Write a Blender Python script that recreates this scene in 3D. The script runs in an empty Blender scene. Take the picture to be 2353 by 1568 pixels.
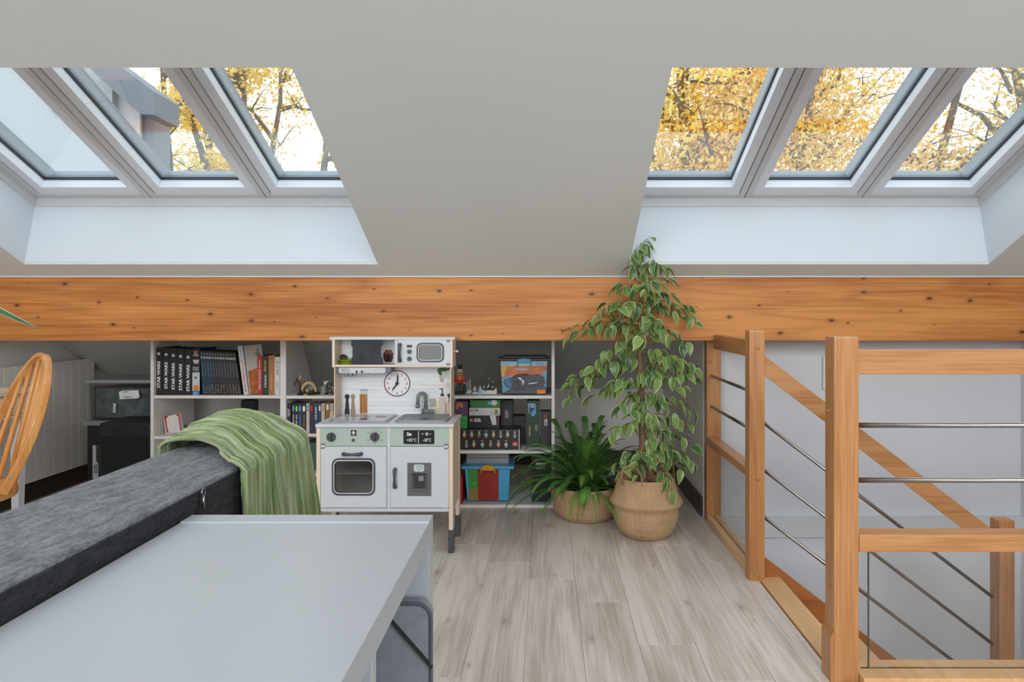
import bpy, bmesh, math, random
from math import sin, cos, pi, radians
from mathutils import Vector, Matrix
random.seed(7)
scene = bpy.context.scene
COL = scene.collection
# ---------------------------------------------------------------- camera, world, lights, exposure
F, CX, CY, CAMH = 1569.0, 1255.0, 715.0, 1.10
cam_d = bpy.data.cameras.new('camera'); cam = bpy.data.objects.new('camera', cam_d); COL.objects.link(cam)
cam.location = (0, 0, CAMH); cam.rotation_euler = (pi/2, 0, 0)
cam_d.sensor_width = 36; cam_d.lens = F/2353*36
cam_d.shift_x = -(CX-1176.5)/2353; cam_d.shift_y = -(784-CY)/2353
cam_d.clip_start = 0.02; cam_d.clip_end = 300
scene.camera = cam
def srgb(r, g, b):
    f = lambda c: (c/255/12.92) if c/255 <= .04045 else ((c/255+.055)/1.055)**2.4
    return (f(r), f(g), f(b), 1)
world = bpy.data.worlds.new('overcast_sky'); scene.world = world; world.use_nodes = True
wn = world.node_tree; wbg = wn.nodes['Background']
tc = wn.nodes.new('ShaderNodeTexCoord'); sx = wn.nodes.new('ShaderNodeSeparateXYZ'); wr = wn.nodes.new('ShaderNodeValToRGB')
wn.links.new(tc.outputs['Generated'], sx.inputs[0]); wn.links.new(sx.outputs['Z'], wr.inputs[0]); wn.links.new(wr.outputs[0], wbg.inputs[0])
wr.color_ramp.elements[0].position = 0.0; wr.color_ramp.elements[0].color = (.42, .42, .42, 1)
wr.color_ramp.elements[1].position = 0.12; wr.color_ramp.elements[1].color = (.90, .96, 1.0, 1)
wbg.inputs[1].default_value = 4.1
def area(name, loc, rot, sx_, sy_, power, col=(1, 1, 1), portal=False, spread=None):
    l = bpy.data.lights.new(name, 'AREA'); l.shape = 'RECTANGLE'; l.size = sx_; l.size_y = sy_; l.energy = power; l.color = col
    o = bpy.data.objects.new(name, l); COL.objects.link(o); o.location = loc; o.rotation_euler = rot
    if portal: l.cycles.is_portal = True
    if spread: l.spread = spread
    return o
SLOPE = .494                                   # roof slope (rise per metre)
ang = math.atan(.4525)
area('skylight_portal_left', (-1.67, 2.95, 2.02), (ang, 0, 0), 1.75, 1.25, 1, portal=True)
area('skylight_portal_right', (1.27, 2.95, 2.02), (ang, 0, 0), 1.75, 1.25, 1, portal=True)
area('rear_window_portal', (-.3, -2.95, 1.5), (pi/2, 0, 0), 4.2, 1.5, 1, portal=True)
area('rear_fill_overhead', (-.2, -1.0, 2.70), (radians(8), 0, 0), 3.2, 1.8, 12, (.95, .97, 1))  # added overhead fill behind the camera, no actual ceiling lamp
area('rear_fill_upright', (-.3, -2.9, 1.5), (radians(80), 0, 0), 4.1, 1.45, 76, (.92, .97, 1))  # added fill panel inside the rear opening, brightens the room from behind
for sx__ in (-1.6, 1.4): area('rear_fill_high', (sx__, -1.3, 2.35), (radians(60), 0, 0), 1.5, 1.0, 27, (.94, .98, 1), spread=radians(105))  # two added fill panels aimed under the beam, no rear skylights there
area('stairwell_fill', (1.9, 2.5, -1.2), (radians(-62), 0, 0), 1.0, .6, 17, (1, .97, .94))  # unseen fill added down the stairwell to lift its walls
scene.view_settings.view_transform = 'Standard'; scene.view_settings.look = 'None'
scene.view_settings.exposure = -0.42; scene.view_settings.gamma = 1; scene.view_settings.use_curve_mapping = False
scene.cycles.max_bounces = 10; scene.cycles.diffuse_bounces = 7; scene.cycles.transparent_max_bounces = 16
scene.cycles.sample_clamp_indirect = 6; scene.cycles.caustics_reflective = False; scene.cycles.caustics_refractive = False
scene.cycles.use_denoising = True

# ---------------------------------------------------------------- materials
MATS = {}
def nt(name):
    m = bpy.data.materials.new(name); m.use_nodes = True
    return m, m.node_tree, m.node_tree.nodes['Principled BSDF']
def N(t, kind, **kw):
    n = t.nodes.new(kind)
    for k, v in kw.items():
        if k in n.inputs: n.inputs[k].default_value = v
        else: setattr(n, k, v)
    return n
def ramp(t, stops):
    r = t.nodes.new('ShaderNodeValToRGB'); e = r.color_ramp.elements
    while len(e) < len(stops): e.new(.5)
    for i, (p, c) in enumerate(stops): e[i].position = p; e[i].color = c
    return r
def mat(name, col, rough=.5, metal=0, var=.06, scale=30, bump=0, spec=.5, alpha=None):
    """plain procedural material: base colour broken up by a fine noise"""
    if name in MATS: return MATS[name]
    m, t, b = nt(name)
    tcn = N(t, 'ShaderNodeTexCoord'); no = N(t, 'ShaderNodeTexNoise', Scale=scale, Detail=4)
    t.links.new(tcn.outputs['Object'], no.inputs['Vector'])
    lo = tuple(c*(1-var) for c in col[:3])+(1,); hi = tuple(min(1, c*(1+var)) for c in col[:3])+(1,)
    r = ramp(t, [(.3, lo), (.7, hi)]); t.links.new(no.outputs['Fac'], r.inputs[0]); t.links.new(r.outputs[0], b.inputs['Base Color'])
    b.inputs['Roughness'].default_value = rough; b.inputs['Metallic'].default_value = metal
    b.inputs['Specular IOR Level'].default_value = spec
    if bump:
        bp = N(t, 'ShaderNodeBump', Strength=bump, Distance=.002); t.links.new(no.outputs['Fac'], bp.inputs['Height']); t.links.new(bp.outputs[0], b.inputs['Normal'])
    if alpha is not None: b.inputs['Alpha'].default_value = alpha
    MATS[name] = m; return m
def S(name, r, g, b, rough=.5, **kw): return mat(name, srgb(r, g, b), rough, **kw)
def wood(name, dark, light, axis='X', scale=1.0, rough=.4, knots=False, knotcol=None, grain=1.0):
    if name in MATS: return MATS[name]
    m, t, b = nt(name)
    tcn = N(t, 'ShaderNodeTexCoord'); oi = N(t, 'ShaderNodeObjectInfo')
    mul = N(t, 'ShaderNodeVectorMath', operation='SCALE'); mul.inputs['Scale'].default_value = 7.3
    cmb = N(t, 'ShaderNodeCombineXYZ')
    for i in range(3): t.links.new(oi.outputs['Random'], cmb.inputs[i])
    t.links.new(cmb.outputs[0], mul.inputs[0])
    add = N(t, 'ShaderNodeVectorMath', operation='ADD'); t.links.new(tcn.outputs['Object'], add.inputs[0]); t.links.new(mul.outputs[0], add.inputs[1])
    mp = N(t, 'ShaderNodeMapping'); s = {'X': (.9, 9, 9), 'Y': (9, .9, 9), 'Z': (9, 9, .9)}[axis]
    mp.inputs['Scale'].default_value = tuple(k*scale for k in s); t.links.new(add.outputs[0], mp.inputs['Vector'])
    n1 = N(t, 'ShaderNodeTexNoise', Scale=1.2, Detail=3, Distortion=.6); t.links.new(mp.outputs[0], n1.inputs['Vector'])
    mm = N(t, 'ShaderNodeMath', operation='MULTIPLY'); mm.inputs[1].default_value = 16*grain; t.links.new(n1.outputs['Fac'], mm.inputs[0])
    pp = N(t, 'ShaderNodeMath', operation='PINGPONG'); pp.inputs[1].default_value = 1; t.links.new(mm.outputs[0], pp.inputs[0])
    n2 = N(t, 'ShaderNodeTexNoise', Scale=14, Detail=5); m5 = N(t, 'ShaderNodeMapping'); m5.inputs['Scale'].default_value = {'X': (.28, 1, 1), 'Y': (1, .28, 1), 'Z': (1, 1, .28)}[axis]; t.links.new(mp.outputs[0], m5.inputs['Vector']); t.links.new(m5.outputs[0], n2.inputs['Vector'])
    mx = N(t, 'ShaderNodeMath', operation='MULTIPLY_ADD'); mx.inputs[1].default_value = .32; t.links.new(pp.outputs[0], mx.inputs[0]); t.links.new(n2.outputs['Fac'], mx.inputs[2])
    n3 = N(t, 'ShaderNodeTexNoise', Scale=.7, Detail=1); t.links.new(mp.outputs[0], n3.inputs['Vector'])
    mx2 = N(t, 'ShaderNodeMath', operation='MULTIPLY_ADD'); mx2.inputs[1].default_value = .9; t.links.new(n3.outputs['Fac'], mx2.inputs[0]); t.links.new(mx.outputs[0], mx2.inputs[2])
    r = ramp(t, [(.75, dark), (1.35, light)]); 
    sub = N(t, 'ShaderNodeMath', operation='MULTIPLY'); sub.inputs[1].default_value = .68; t.links.new(mx2.outputs[0], sub.inputs[0])
    r.color_ramp.elements[0].position = .5; r.color_ramp.elements[1].position = .92
    t.links.new(sub.outputs[0], r.inputs[0]); out = r.outputs[0]
    if knots:
        sp_ = N(t, 'ShaderNodeSeparateXYZ'); t.links.new(add.outputs[0], sp_.inputs[0]); cb_ = N(t, 'ShaderNodeCombineXYZ')
        t.links.new(sp_.outputs['X'], cb_.inputs['X']); t.links.new(sp_.outputs['Z' if axis == 'X' else 'Y'], cb_.inputs['Y'])
        mk = N(t, 'ShaderNodeMapping'); mk.inputs['Scale'].default_value = (4.2, 7.5, 1) if axis == 'X' else (3.6, 1.5, 1); t.links.new(cb_.outputs[0], mk.inputs['Vector'])
        v = N(t, 'ShaderNodeTexVoronoi', Scale=1.0, Randomness=1.0); v.voronoi_dimensions = '2D'; t.links.new(mk.outputs[0], v.inputs['Vector'])
        sc2 = N(t, 'ShaderNodeSeparateColor'); t.links.new(v.outputs['Color'], sc2.inputs[0]); ad2 = N(t, 'ShaderNodeMath', operation='ADD'); ad2.inputs[1].default_value = .3; t.links.new(sc2.outputs[0], ad2.inputs[0]); dv2 = N(t, 'ShaderNodeMath', operation='DIVIDE'); t.links.new(v.outputs['Distance'], dv2.inputs[0]); t.links.new(ad2.outputs[0], dv2.inputs[1])
        lt = ramp(t, ([(.0, (0, 0, 0, 1)), (.038, (.1, .1, .1, 1)), (.055, (.72, .72, .72, 1)), (.13, (1, 1, 1, 1))] if axis == 'X' else [(.0, (.3, .3, .3, 1)), (.02, (.6, .6, .6, 1)), (.05, (.85, .85, .85, 1)), (.10, (1, 1, 1, 1))])); t.links.new(dv2.outputs[0], lt.inputs[0])
        mc = N(t, 'ShaderNodeMix', data_type='RGBA'); t.links.new(lt.outputs[0], mc.inputs['Factor'])
        mc.inputs['A'].default_value = knotcol or dark; t.links.new(out, mc.inputs['B']); out = mc.outputs['Result']
    t.links.new(out, b.inputs['Base Color']); b.inputs['Roughness'].default_value = rough
    bp = N(t, 'ShaderNodeBump', Strength=.12, Distance=.001); t.links.new(mx.outputs[0], bp.inputs['Height']); t.links.new(bp.outputs[0], b.inputs['Normal'])
    MATS[name] = m; return m
def glass(name, tint=(.93, .96, .97, 1), refl=.06, rough=.02):
    m = bpy.data.materials.new(name); m.use_nodes = True; t = m.node_tree; t.nodes.clear()
    o = N(t, 'ShaderNodeOutputMaterial'); tr = N(t, 'ShaderNodeBsdfTransparent'); tr.inputs[0].default_value = tint
    gl = N(t, 'ShaderNodeBsdfGlossy'); gl.inputs['Roughness'].default_value = rough
    lw = N(t, 'ShaderNodeLayerWeight'); lw.inputs['Blend'].default_value = .25
    ma = N(t, 'ShaderNodeMath', operation='MULTIPLY_ADD'); ma.inputs[1].default_value = .35; ma.inputs[2].default_value = refl; t.links.new(lw.outputs['Fresnel'], ma.inputs[0])
    mx = N(t, 'ShaderNodeMixShader'); t.links.new(ma.outputs[0], mx.inputs[0]); t.links.new(tr.outputs[0], mx.inputs[1]); t.links.new(gl.outputs[0], mx.inputs[2]); t.links.new(mx.outputs[0], o.inputs[0])
    return m
def plaster(name, col, bump=.15):
    m, t, b = nt(name)
    tcn = N(t, 'ShaderNodeTexCoord'); no = N(t, 'ShaderNodeTexNoise', Scale=220, Detail=3); n2 = N(t, 'ShaderNodeTexNoise', Scale=1.1, Detail=2)
    t.links.new(tcn.outputs['Object'], no.inputs['Vector']); t.links.new(tcn.outputs['Object'], n2.inputs['Vector'])
    lo = tuple(c*.96 for c in col[:3])+(1,)
    r = ramp(t, [(.3, lo), (.7, col)]); t.links.new(n2.outputs['Fac'], r.inputs[0]); t.links.new(r.outputs[0], b.inputs['Base Color'])
    bp = N(t, 'ShaderNodeBump', Strength=bump, Distance=.0012); t.links.new(no.outputs['Fac'], bp.inputs['Height']); t.links.new(bp.outputs[0], b.inputs['Normal'])
    b.inputs['Roughness'].default_value = .9; b.inputs['Specular IOR Level'].default_value = .2
    return m
WALL = plaster('wall_paint', srgb(216, 219, 224)); CEIL = plaster('ceiling_paint', srgb(218, 220, 217)); SHAFT = plaster('reveal_paint', srgb(217, 223, 229), .05)
KNEE = plaster('knee_wall_paint', srgb(238, 234, 229))
BEAM = wood('beam_pine', srgb(166, 94, 36), srgb(212, 141, 72), 'X', .8, .55, True, srgb(92, 44, 18), .5)
RAILW = {a: wood('beech_'+a, srgb(160, 103, 56), srgb(196, 141, 91), a, 1.3, .35, grain=.35) for a in 'XYZ'}
NOSE = wood('pale_nosing', srgb(212, 164, 112), srgb(230, 187, 138), 'Y', 1, .35, grain=.3)
STRING = wood('stringer_wood', srgb(160, 96, 48), srgb(190, 122, 66), 'X', 1, .4, grain=.3)
FLOORM = wood('laminate', srgb(178, 165, 154), srgb(220, 210, 202), 'Y', 1.0, .38, True, srgb(128, 108, 92), .42)
PALEW = wood('pale_wood', srgb(214, 190, 164), srgb(232, 212, 190), 'Z', 1.5, .5, grain=.3)
PALEX = wood('pale_wood_x', srgb(214, 190, 164), srgb(232, 212, 190), 'X', 1.5, .5, grain=.3)
CHAIRW = wood('chair_wood', srgb(190, 122, 58), srgb(222, 160, 92), 'Z', 1.5, .3, grain=.3)
WHITE = S('white_lacquer', 206, 208, 212, .35, var=.02); SHELFW = S('shelf_white', 226, 222, 218, .5, var=.02)
TABLEW = S('table_white', 173, 178, 185, .33, var=.015, scale=3)
FRAMEW = S('frame_white', 228, 232, 238, .3, var=.01); FRAMEG = S('frame_shade', 206, 206, 206, .4, var=.02)
CLAD = S('grey_cladding', 140, 150, 158, .4, var=.05); GASKET = S('rubber_gasket', 40, 44, 50, .6)
STEEL = S('brushed_steel', 158, 154, 150, .28, metal=1, var=.05); DGREY = S('dark_grey_plastic', 72, 74, 78, .4); BLACK = S('black_plastic', 24, 25, 26, .45)
BASEB = S('dark_baseboard', 70, 56, 48, .5, var=.15)
GLASS = glass('window_glass'); RGLASS = glass('rail_glass', (.975, .985, .98, 1), .04)
OVENG = glass('oven_window', (.8, .8, .8, 1), .12, .15)

# ---------------------------------------------------------------- mesh helpers
BASE = {}
def P(px, py, Y): return Vector(((px-CX)*Y/F, Y, CAMH-(py-CY)*Y/F))
class MB:
    def __init__(s): s.v = []; s.f = []; s.m = []
    def add(s, vs, fs, m=0):
        k = len(s.v); s.v += [Vector(p) for p in vs]
        for f in fs: s.f.append([i+k for i in f]); s.m.append(m)
        return s
    def box(s, x0, x1, y0, y1, z0, z1, m=0):
        return s.add([(x0, y0, z0), (x1, y0, z0), (x1, y1, z0), (x0, y1, z0), (x0, y0, z1), (x1, y0, z1), (x1, y1, z1), (x0, y1, z1)],
                     [(0, 3, 2, 1), (4, 5, 6, 7), (0, 1, 5, 4), (1, 2, 6, 5), (2, 3, 7, 6), (3, 0, 4, 7)], m)
    def pbox(s, px0, py0, px1, py1, Y, d, m=0, ):      # box whose front face covers a pixel rectangle at depth Y
        a = P(px0, py1, Y); b = P(px1, py0, Y); return s.box(a.x, b.x, Y, Y+d, a.z, b.z, m)
    def hexa(s, a, b, m=0):                            # two quads a[4], b[4]
        return s.add(list(a)+list(b), [(3, 2, 1, 0), (4, 5, 6, 7), (0, 1, 5, 4), (1, 2, 6, 5), (2, 3, 7, 6), (3, 0, 4, 7)], m)
    def bar(s, p0, p1, w, h, up=(0, 0, 1), m=0):       # rectangular bar
        p0 = Vector(p0); p1 = Vector(p1); d = (p1-p0).normalized(); u = Vector(up); r = d.cross(u).normalized(); u = r.cross(d).normalized()
        q = [(-w/2, -h/2), (w/2, -h/2), (w/2, h/2), (-w/2, h/2)]
        return s.hexa([p0+r*a+u*b for a, b in q], [p1+r*a+u*b for a, b in q], m)
    def tube(s, pts, r, n=8, m=0, cap=True, flat=1.0):
        pts = [Vector(p) for p in pts]; L = len(pts); rs = r if isinstance(r, (list, tuple)) else [r]*L
        d0 = (pts[1]-pts[0]).normalized(); u = Vector((0, 0, 1)) if abs(d0.z) < .9 else Vector((1, 0, 0)); k = len(s.v)
        for i, p in enumerate(pts):
            d = (pts[min(i+1, L-1)]-pts[max(i-1, 0)]).normalized(); a = d.cross(u)
            if a.length < 1e-5: a = d.orthogonal()
            a.normalize(); u = a.cross(d).normalized()
            for j in range(n):
                t = 2*pi*j/n; s.v.append(p+(a*cos(t)+u*sin(t)*flat)*rs[i])
        for i in range(L-1):
            for j in range(n):
                s.f.append([k+i*n+j, k+i*n+(j+1) % n, k+(i+1)*n+(j+1) % n, k+(i+1)*n+j]); s.m.append(m)
        if cap: s.f.append([k+j for j in range(n)][::-1]); s.m.append(m); s.f.append([k+(L-1)*n+j for j in range(n)]); s.m.append(m)
        return s
    def lathe(s, c, prof, n=32, m=0, axis='Z'):
        k = len(s.v); c = Vector(c)
        for r, h in prof:
            for j in range(n):
                t = 2*pi*j/n
                s.v.append(c+(Vector((r*cos(t), r*sin(t), h)) if axis == 'Z' else Vector((r*cos(t), h, r*sin(t)))))
        for i in range(len(prof)-1):
            for j in range(n):
                a, b = k+i*n+j, k+i*n+(j+1) % n; q = [a, b, b+n, a+n]
                s.f.append(q if axis == 'Z' else q[::-1]); s.m.append(m)
        for i in (0, len(prof)-1):
            if prof[i][0] > 1e-4: s.f.append([k+i*n+j for j in range(n)]); s.m.append(m)
        return s
    def prism(s, pts, dvec, m=0):                      # polygon pts extruded by dvec
        n = len(pts); pts = [Vector(p) for p in pts]; d = Vector(dvec); k = len(s.v); s.v += pts+[p+d for p in pts]
        s.f.append([k+i for i in range(n)]); s.m.append(m); s.f.append([k+n+i for i in range(n)][::-1]); s.m.append(m)
        for i in range(n): j = (i+1) % n; s.f.append([k+j, k+i, k+n+i, k+n+j]); s.m.append(m)
        return s
    def pprism(s, pp, Y, d, m=0): return s.prism([P(x, y, Y) for x, y in pp], (0, d, 0), m)
    def flat(s, pp, Y, m=0, lift=0):                   # printed polygon from pixels at depth Y
        k = len(s.v); s.v += [P(x, y, Y)-Vector((0, lift, 0)) for x, y in pp]; s.f.append([k+i for i in range(len(pp))]); s.m.append(m); return s
    def rect(s, x0, y0, x1, y1, Y, m=0, lift=0): return s.flat([(x0, y0), (x1, y0), (x1, y1), (x0, y1)], Y, m, lift)
    def disc(s, px, py, r, Y, m=0, lift=0, n=20, ry=None): return s.flat([(px+r*cos(2*pi*i/n), py+(ry or r)*sin(2*pi*i/n)) for i in range(n)], Y, m, lift)
    def ring(s, px, py, r0, r1, Y, m=0, lift=0, n=32):
        for i in range(n):
            a, b = 2*pi*i/n, 2*pi*(i+1)/n
            s.flat([(px+r0*cos(a), py+r0*sin(a)), (px+r1*cos(a), py+r1*sin(a)), (px+r1*cos(b), py+r1*sin(b)), (px+r0*cos(b), py+r0*sin(b))], Y, m, lift)
        return s
    def build(s, name, mats, parent=None, smooth=False, bevel=0, base=None, seg=2, flipfix=True, auto=False):
        if base is None:
            if parent is not None: base = BASE[parent.name]
            else:
                xs = [p.x for p in s.v]; ys = [p.y for p in s.v]; zs = [p.z for p in s.v]
                base = Vector(((min(xs)+max(xs))/2, (min(ys)+max(ys))/2, min(zs)))
        me = bpy.data.meshes.new(name); me.from_pydata([p-base for p in s.v], [], s.f)
        if not isinstance(mats, (list, tuple)): mats = [mats]
        for q in mats: me.materials.append(q)
        for i, p in enumerate(me.polygons): p.material_index = s.m[i]
        bm = bmesh.new(); bm.from_mesh(me)
        if flipfix: bmesh.ops.recalc_face_normals(bm, faces=bm.faces)
        if bevel: bmesh.ops.bevel(bm, geom=[e for e in bm.edges if len(e.link_faces) == 2 and e.calc_face_angle(0) > .5], offset=bevel, segments=seg, affect='EDGES', profile=.7)
        if smooth:
            for f in bm.faces: f.smooth = True
        bm.to_mesh(me); bm.free()
        if smooth and auto: 
            try: me.set_sharp_from_angle(angle=radians(40))
            except Exception: pass
        o = bpy.data.objects.new(name, me); COL.objects.link(o); BASE[o.name] = base
        if parent is not None: o.parent = parent
        else: o.location = base
        return o
def tag(o, label=None, cat=None, group=None, kind=None):
    if label: o['label'] = label
    if cat: o['category'] = cat
    if group: o['group'] = group
    if kind: o['kind'] = kind
    return o
def thing(name, loc, label, cat, group=None, rot=None, kind=None):
    o = bpy.data.objects.new(name, None); COL.objects.link(o); o.location = loc; o.empty_display_size = .05
    if rot: o.rotation_euler = rot
    BASE[o.name] = Vector(loc); return tag(o, label, cat, group, kind)
def copy_part(src, parent, loc, rot=None, scale=None):
    o = src.copy(); COL.objects.link(o); o.parent = parent; o.location = Vector(loc)-BASE[parent.name]
    if rot is not None: o.rotation_euler = rot
    if scale is not None: o.scale = scale
    return o
TXT = {}
def text(s, pos, ux, uy, w, h, m, parent, name='lettering', bold=.0, lift=.0012):
    """flat lettering: s centred on pos, fitted to w x h along ux, uy"""
    key = (s, bold)
    if key not in TXT:
        cu = bpy.data.curves.new('t', 'FONT'); cu.body = s; cu.resolution_u = 2; cu.offset = bold; cu.align_x = 'CENTER'; cu.space_line = .8
        ob = bpy.data.objects.new('t', cu); me = bpy.data.meshes.new_from_object(ob); bpy.data.objects.remove(ob)
        vs = [tuple(v.co) for v in me.vertices]; fs = [tuple(p.vertices) for p in me.polygons]; TXT[key] = (vs, fs); bpy.data.meshes.remove(me)
    vs, fs = TXT[key]; xs = [v[0] for v in vs]; ys = [v[1] for v in vs]
    cx, cy, dx, dy = (min(xs)+max(xs))/2, (min(ys)+max(ys))/2, max(xs)-min(xs) or 1, max(ys)-min(ys) or 1
    ux = Vector(ux); uy = Vector(uy); nrm = ux.cross(uy); pos = Vector(pos)+nrm*lift
    mb = MB(); mb.add([pos+ux*((v[0]-cx)/dx*w)+uy*((v[1]-cy)/dy*h) for v in vs], fs)
    return mb.build(name, m, parent, flipfix=False)
X_, Z_ = (1, 0, 0), (0, 0, 1); NX = (-1, 0, 0)
def ptext(s, px, py, wpx, hpx, Y, m, parent, name='lettering', vert=False, bold=0, lift=.0012):
    k = Y/F
    return text(s, P(px, py, Y), Z_ if vert else X_, NX if vert else Z_, (hpx if vert else wpx)*k, (wpx if vert else hpx)*k, m, parent, name, bold, lift)

def interp(keys, v):
    for (a, x), (b, y) in zip(keys[:-1], keys[1:]):
        if v <= b: t = (v-a)/(b-a); t = max(0, t); return x+(y-x)*t
    return keys[-1][1]

# ================================================================ SETTING
XL, XR, YB, YR = -3.0, 2.54, 4.9, -3.0
def hz(y): return 1.272-SLOPE*(y-3.42)
# floor with planks
fl = thing('floor', (0, 2, 0), None, None, kind='structure'); 
MB().box(XL-.2, .90, YR, YB, -.22, -.012).box(.90, XR+.1, YR, 2.0, -.22, -.012).build('subfloor', S('subfloor', 120, 108, 98, .8), fl)
pl_cache = {}
def plank(x0, x1, y0, y1):
    key = (round(x1-x0, 3), round(y1-y0, 3)); cx, cy = (x0+x1)/2, (y0+y1)/2
    if key not in pl_cache:
        g = .0004; hx, hy = (x1-x0)/2-g, (y1-y0)/2-g
        pl_cache[key] = MB().box(-hx, hx, -hy, hy, -.012, 0).build('plank', FLOORM, fl, bevel=.0007, seg=1, base=Vector((0, 0, 0)))
        o = pl_cache[key]; o.location = Vector((cx, cy, 0))-BASE[fl.name]
    else: copy_part(pl_cache[key], fl, (cx, cy, 0))
offs = {-2: 3.22, -1: 2.99, 0: 2.80, 1: 2.58, 2: 2.25, 3: 3.2, 4: 2.99}
PW = .187
for i in range(-16, 14):
    x0 = -.068+PW*i; x1 = x0+PW
    if x0 > XR: continue
    x0 = max(x0, XL)
    if x0 < .86 < x1 and True: pass
    j = offs.get(i+0-0, None); j = {-2: 3.22, -1: 2.99, 0: 2.80, 1: 2.58, 2: 2.25, 3: 3.2, 4: 2.99}.get(i, 2.1+((i*37) % 11)*.11)
    ys = [j+1.17*k for k in range(-4, 4)]
    for a, b in zip(ys[:-1], ys[1:]):
        a2, b2 = max(a, .2 if i > -8 else 1.2), min(b, YB)
        if x0 >= .80: b2 = min(b2, 2.0)
        xx1 = min(x1, XR) if (x0 >= .80 or b2 <= 2.0) else min(x1, .875)
        if x0 < .875 and x1 > .875 and a2 < 2.0 < b2:
            plank(x0, x1, a2, 2.0); plank(x0, .875, 2.0, b2); continue
        if b2-a2 > .03 and xx1-x0 > .01: plank(x0, xx1, a2, b2)
# walls
def poly_wall(name, pts, d, m=WALL): return tag(MB().prism(pts, d).build(name, m), kind='structure')
poly_wall('wall_left', [(XL, YR, -.22), (XL, YB+.1, -.22), (XL, YB+.1, hz(YB+.1)), (XL, .3, hz(.3)), (XL, YR, hz(.3))], (-.1, 0, 0), KNEE)
poly_wall('wall_right', [(XR, YR, -2.8), (XR, 3.9, -2.8), (XR, 3.9, hz(3.9)), (XR, .3, hz(.3)), (XR, YR, hz(.3))], (.1, 0, 0))
tag(MB().box(XL-.1, .84, YB, YB+.1, -.22, .62).build('wall_knee', KNEE), kind='structure')
tag(MB().box(.84, .925, 3.655, YB+.1, -.22, 1.0).build('wall_cheek', KNEE), kind='structure')
sw = tag(MB().box(.86, XR, 3.655, 3.75, -2.8, 1.2).build('wall_stairwell', WALL), kind='structure')
tag(MB().box(.845, XR, 3.63, 3.654, -.105, .003).build('trim_1', WHITE), kind='structure')
tag(MB().box(.80, .84, 2.0, 3.655, -2.8, -.22).build('wall_stairwell_side', WALL), kind='structure')
tag(MB().box(.84, XR, 1.9, 2.0, -2.8, -.22).build('wall_stairwell_front', WALL), kind='structure')
tag(MB().box(.6, XR+.3, 1.8, 3.9, -2.9, -2.8).build('floor_lower', S('lower_floor', 190, 180, 170, .5)), kind='structure')
tag(MB().box(XL-.1, -2.4, YR-.1, YR, 0, 2.9).box(1.8, XR+.1, YR-.1, YR, 0, 2.9).box(-2.4, 1.8, YR-.1, YR, 0, .75).box(-2.4, 1.8, YR-.1, YR, 2.25, 2.9).build('wall_rear', WALL), kind='structure')
# ceiling slope with two openings
OPEN = [(-2.53, -.816), (.402, 2.145)]; Y0, Y1 = 3.31, 2.19
SE = (3.39, 1.661)                       # sill edge of window plane
def wz(y): return SE[1]+.4525*(SE[0]-y)
cm = MB()
def cq(x0, x1, ya, yb):
    a = [(x0, ya, hz(ya)), (x1, ya, hz(ya)), (x1, yb, hz(yb)), (x0, yb, hz(yb))]; cm.hexa(a, [(p[0], p[1], p[2]+.015) for p in a])
e_ = .0012; cq(XL, XR, YB+.1, Y0+e_); cq(XL, XR, Y1-e_, .3); cq(XL, OPEN[0][0]-e_, Y0+e_, Y1-e_); cq(OPEN[0][1]+e_, OPEN[1][0]-e_, Y0+e_, Y1-e_); cq(OPEN[1][1]+e_, XR, Y0+e_, Y1-e_)
tag(cm.build('ceiling', CEIL), kind='structure')
tag(MB().box(XL-.1, XR+.1, YR-.1, .3, hz(.3), hz(.3)+.05).build('ceiling_flat', CEIL), kind='structure')
tv = Vector((0, -cos(ang), sin(ang))); nv = Vector((0, sin(ang), cos(ang))); O_ = Vector((0, SE[0], SE[1]))
def W(x, a, b): return O_+Vector((x, 0, 0))+tv*a+nv*b
YT = 2.05; LEN = (SE[0]-YT)/cos(ang)
wi = 0
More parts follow.
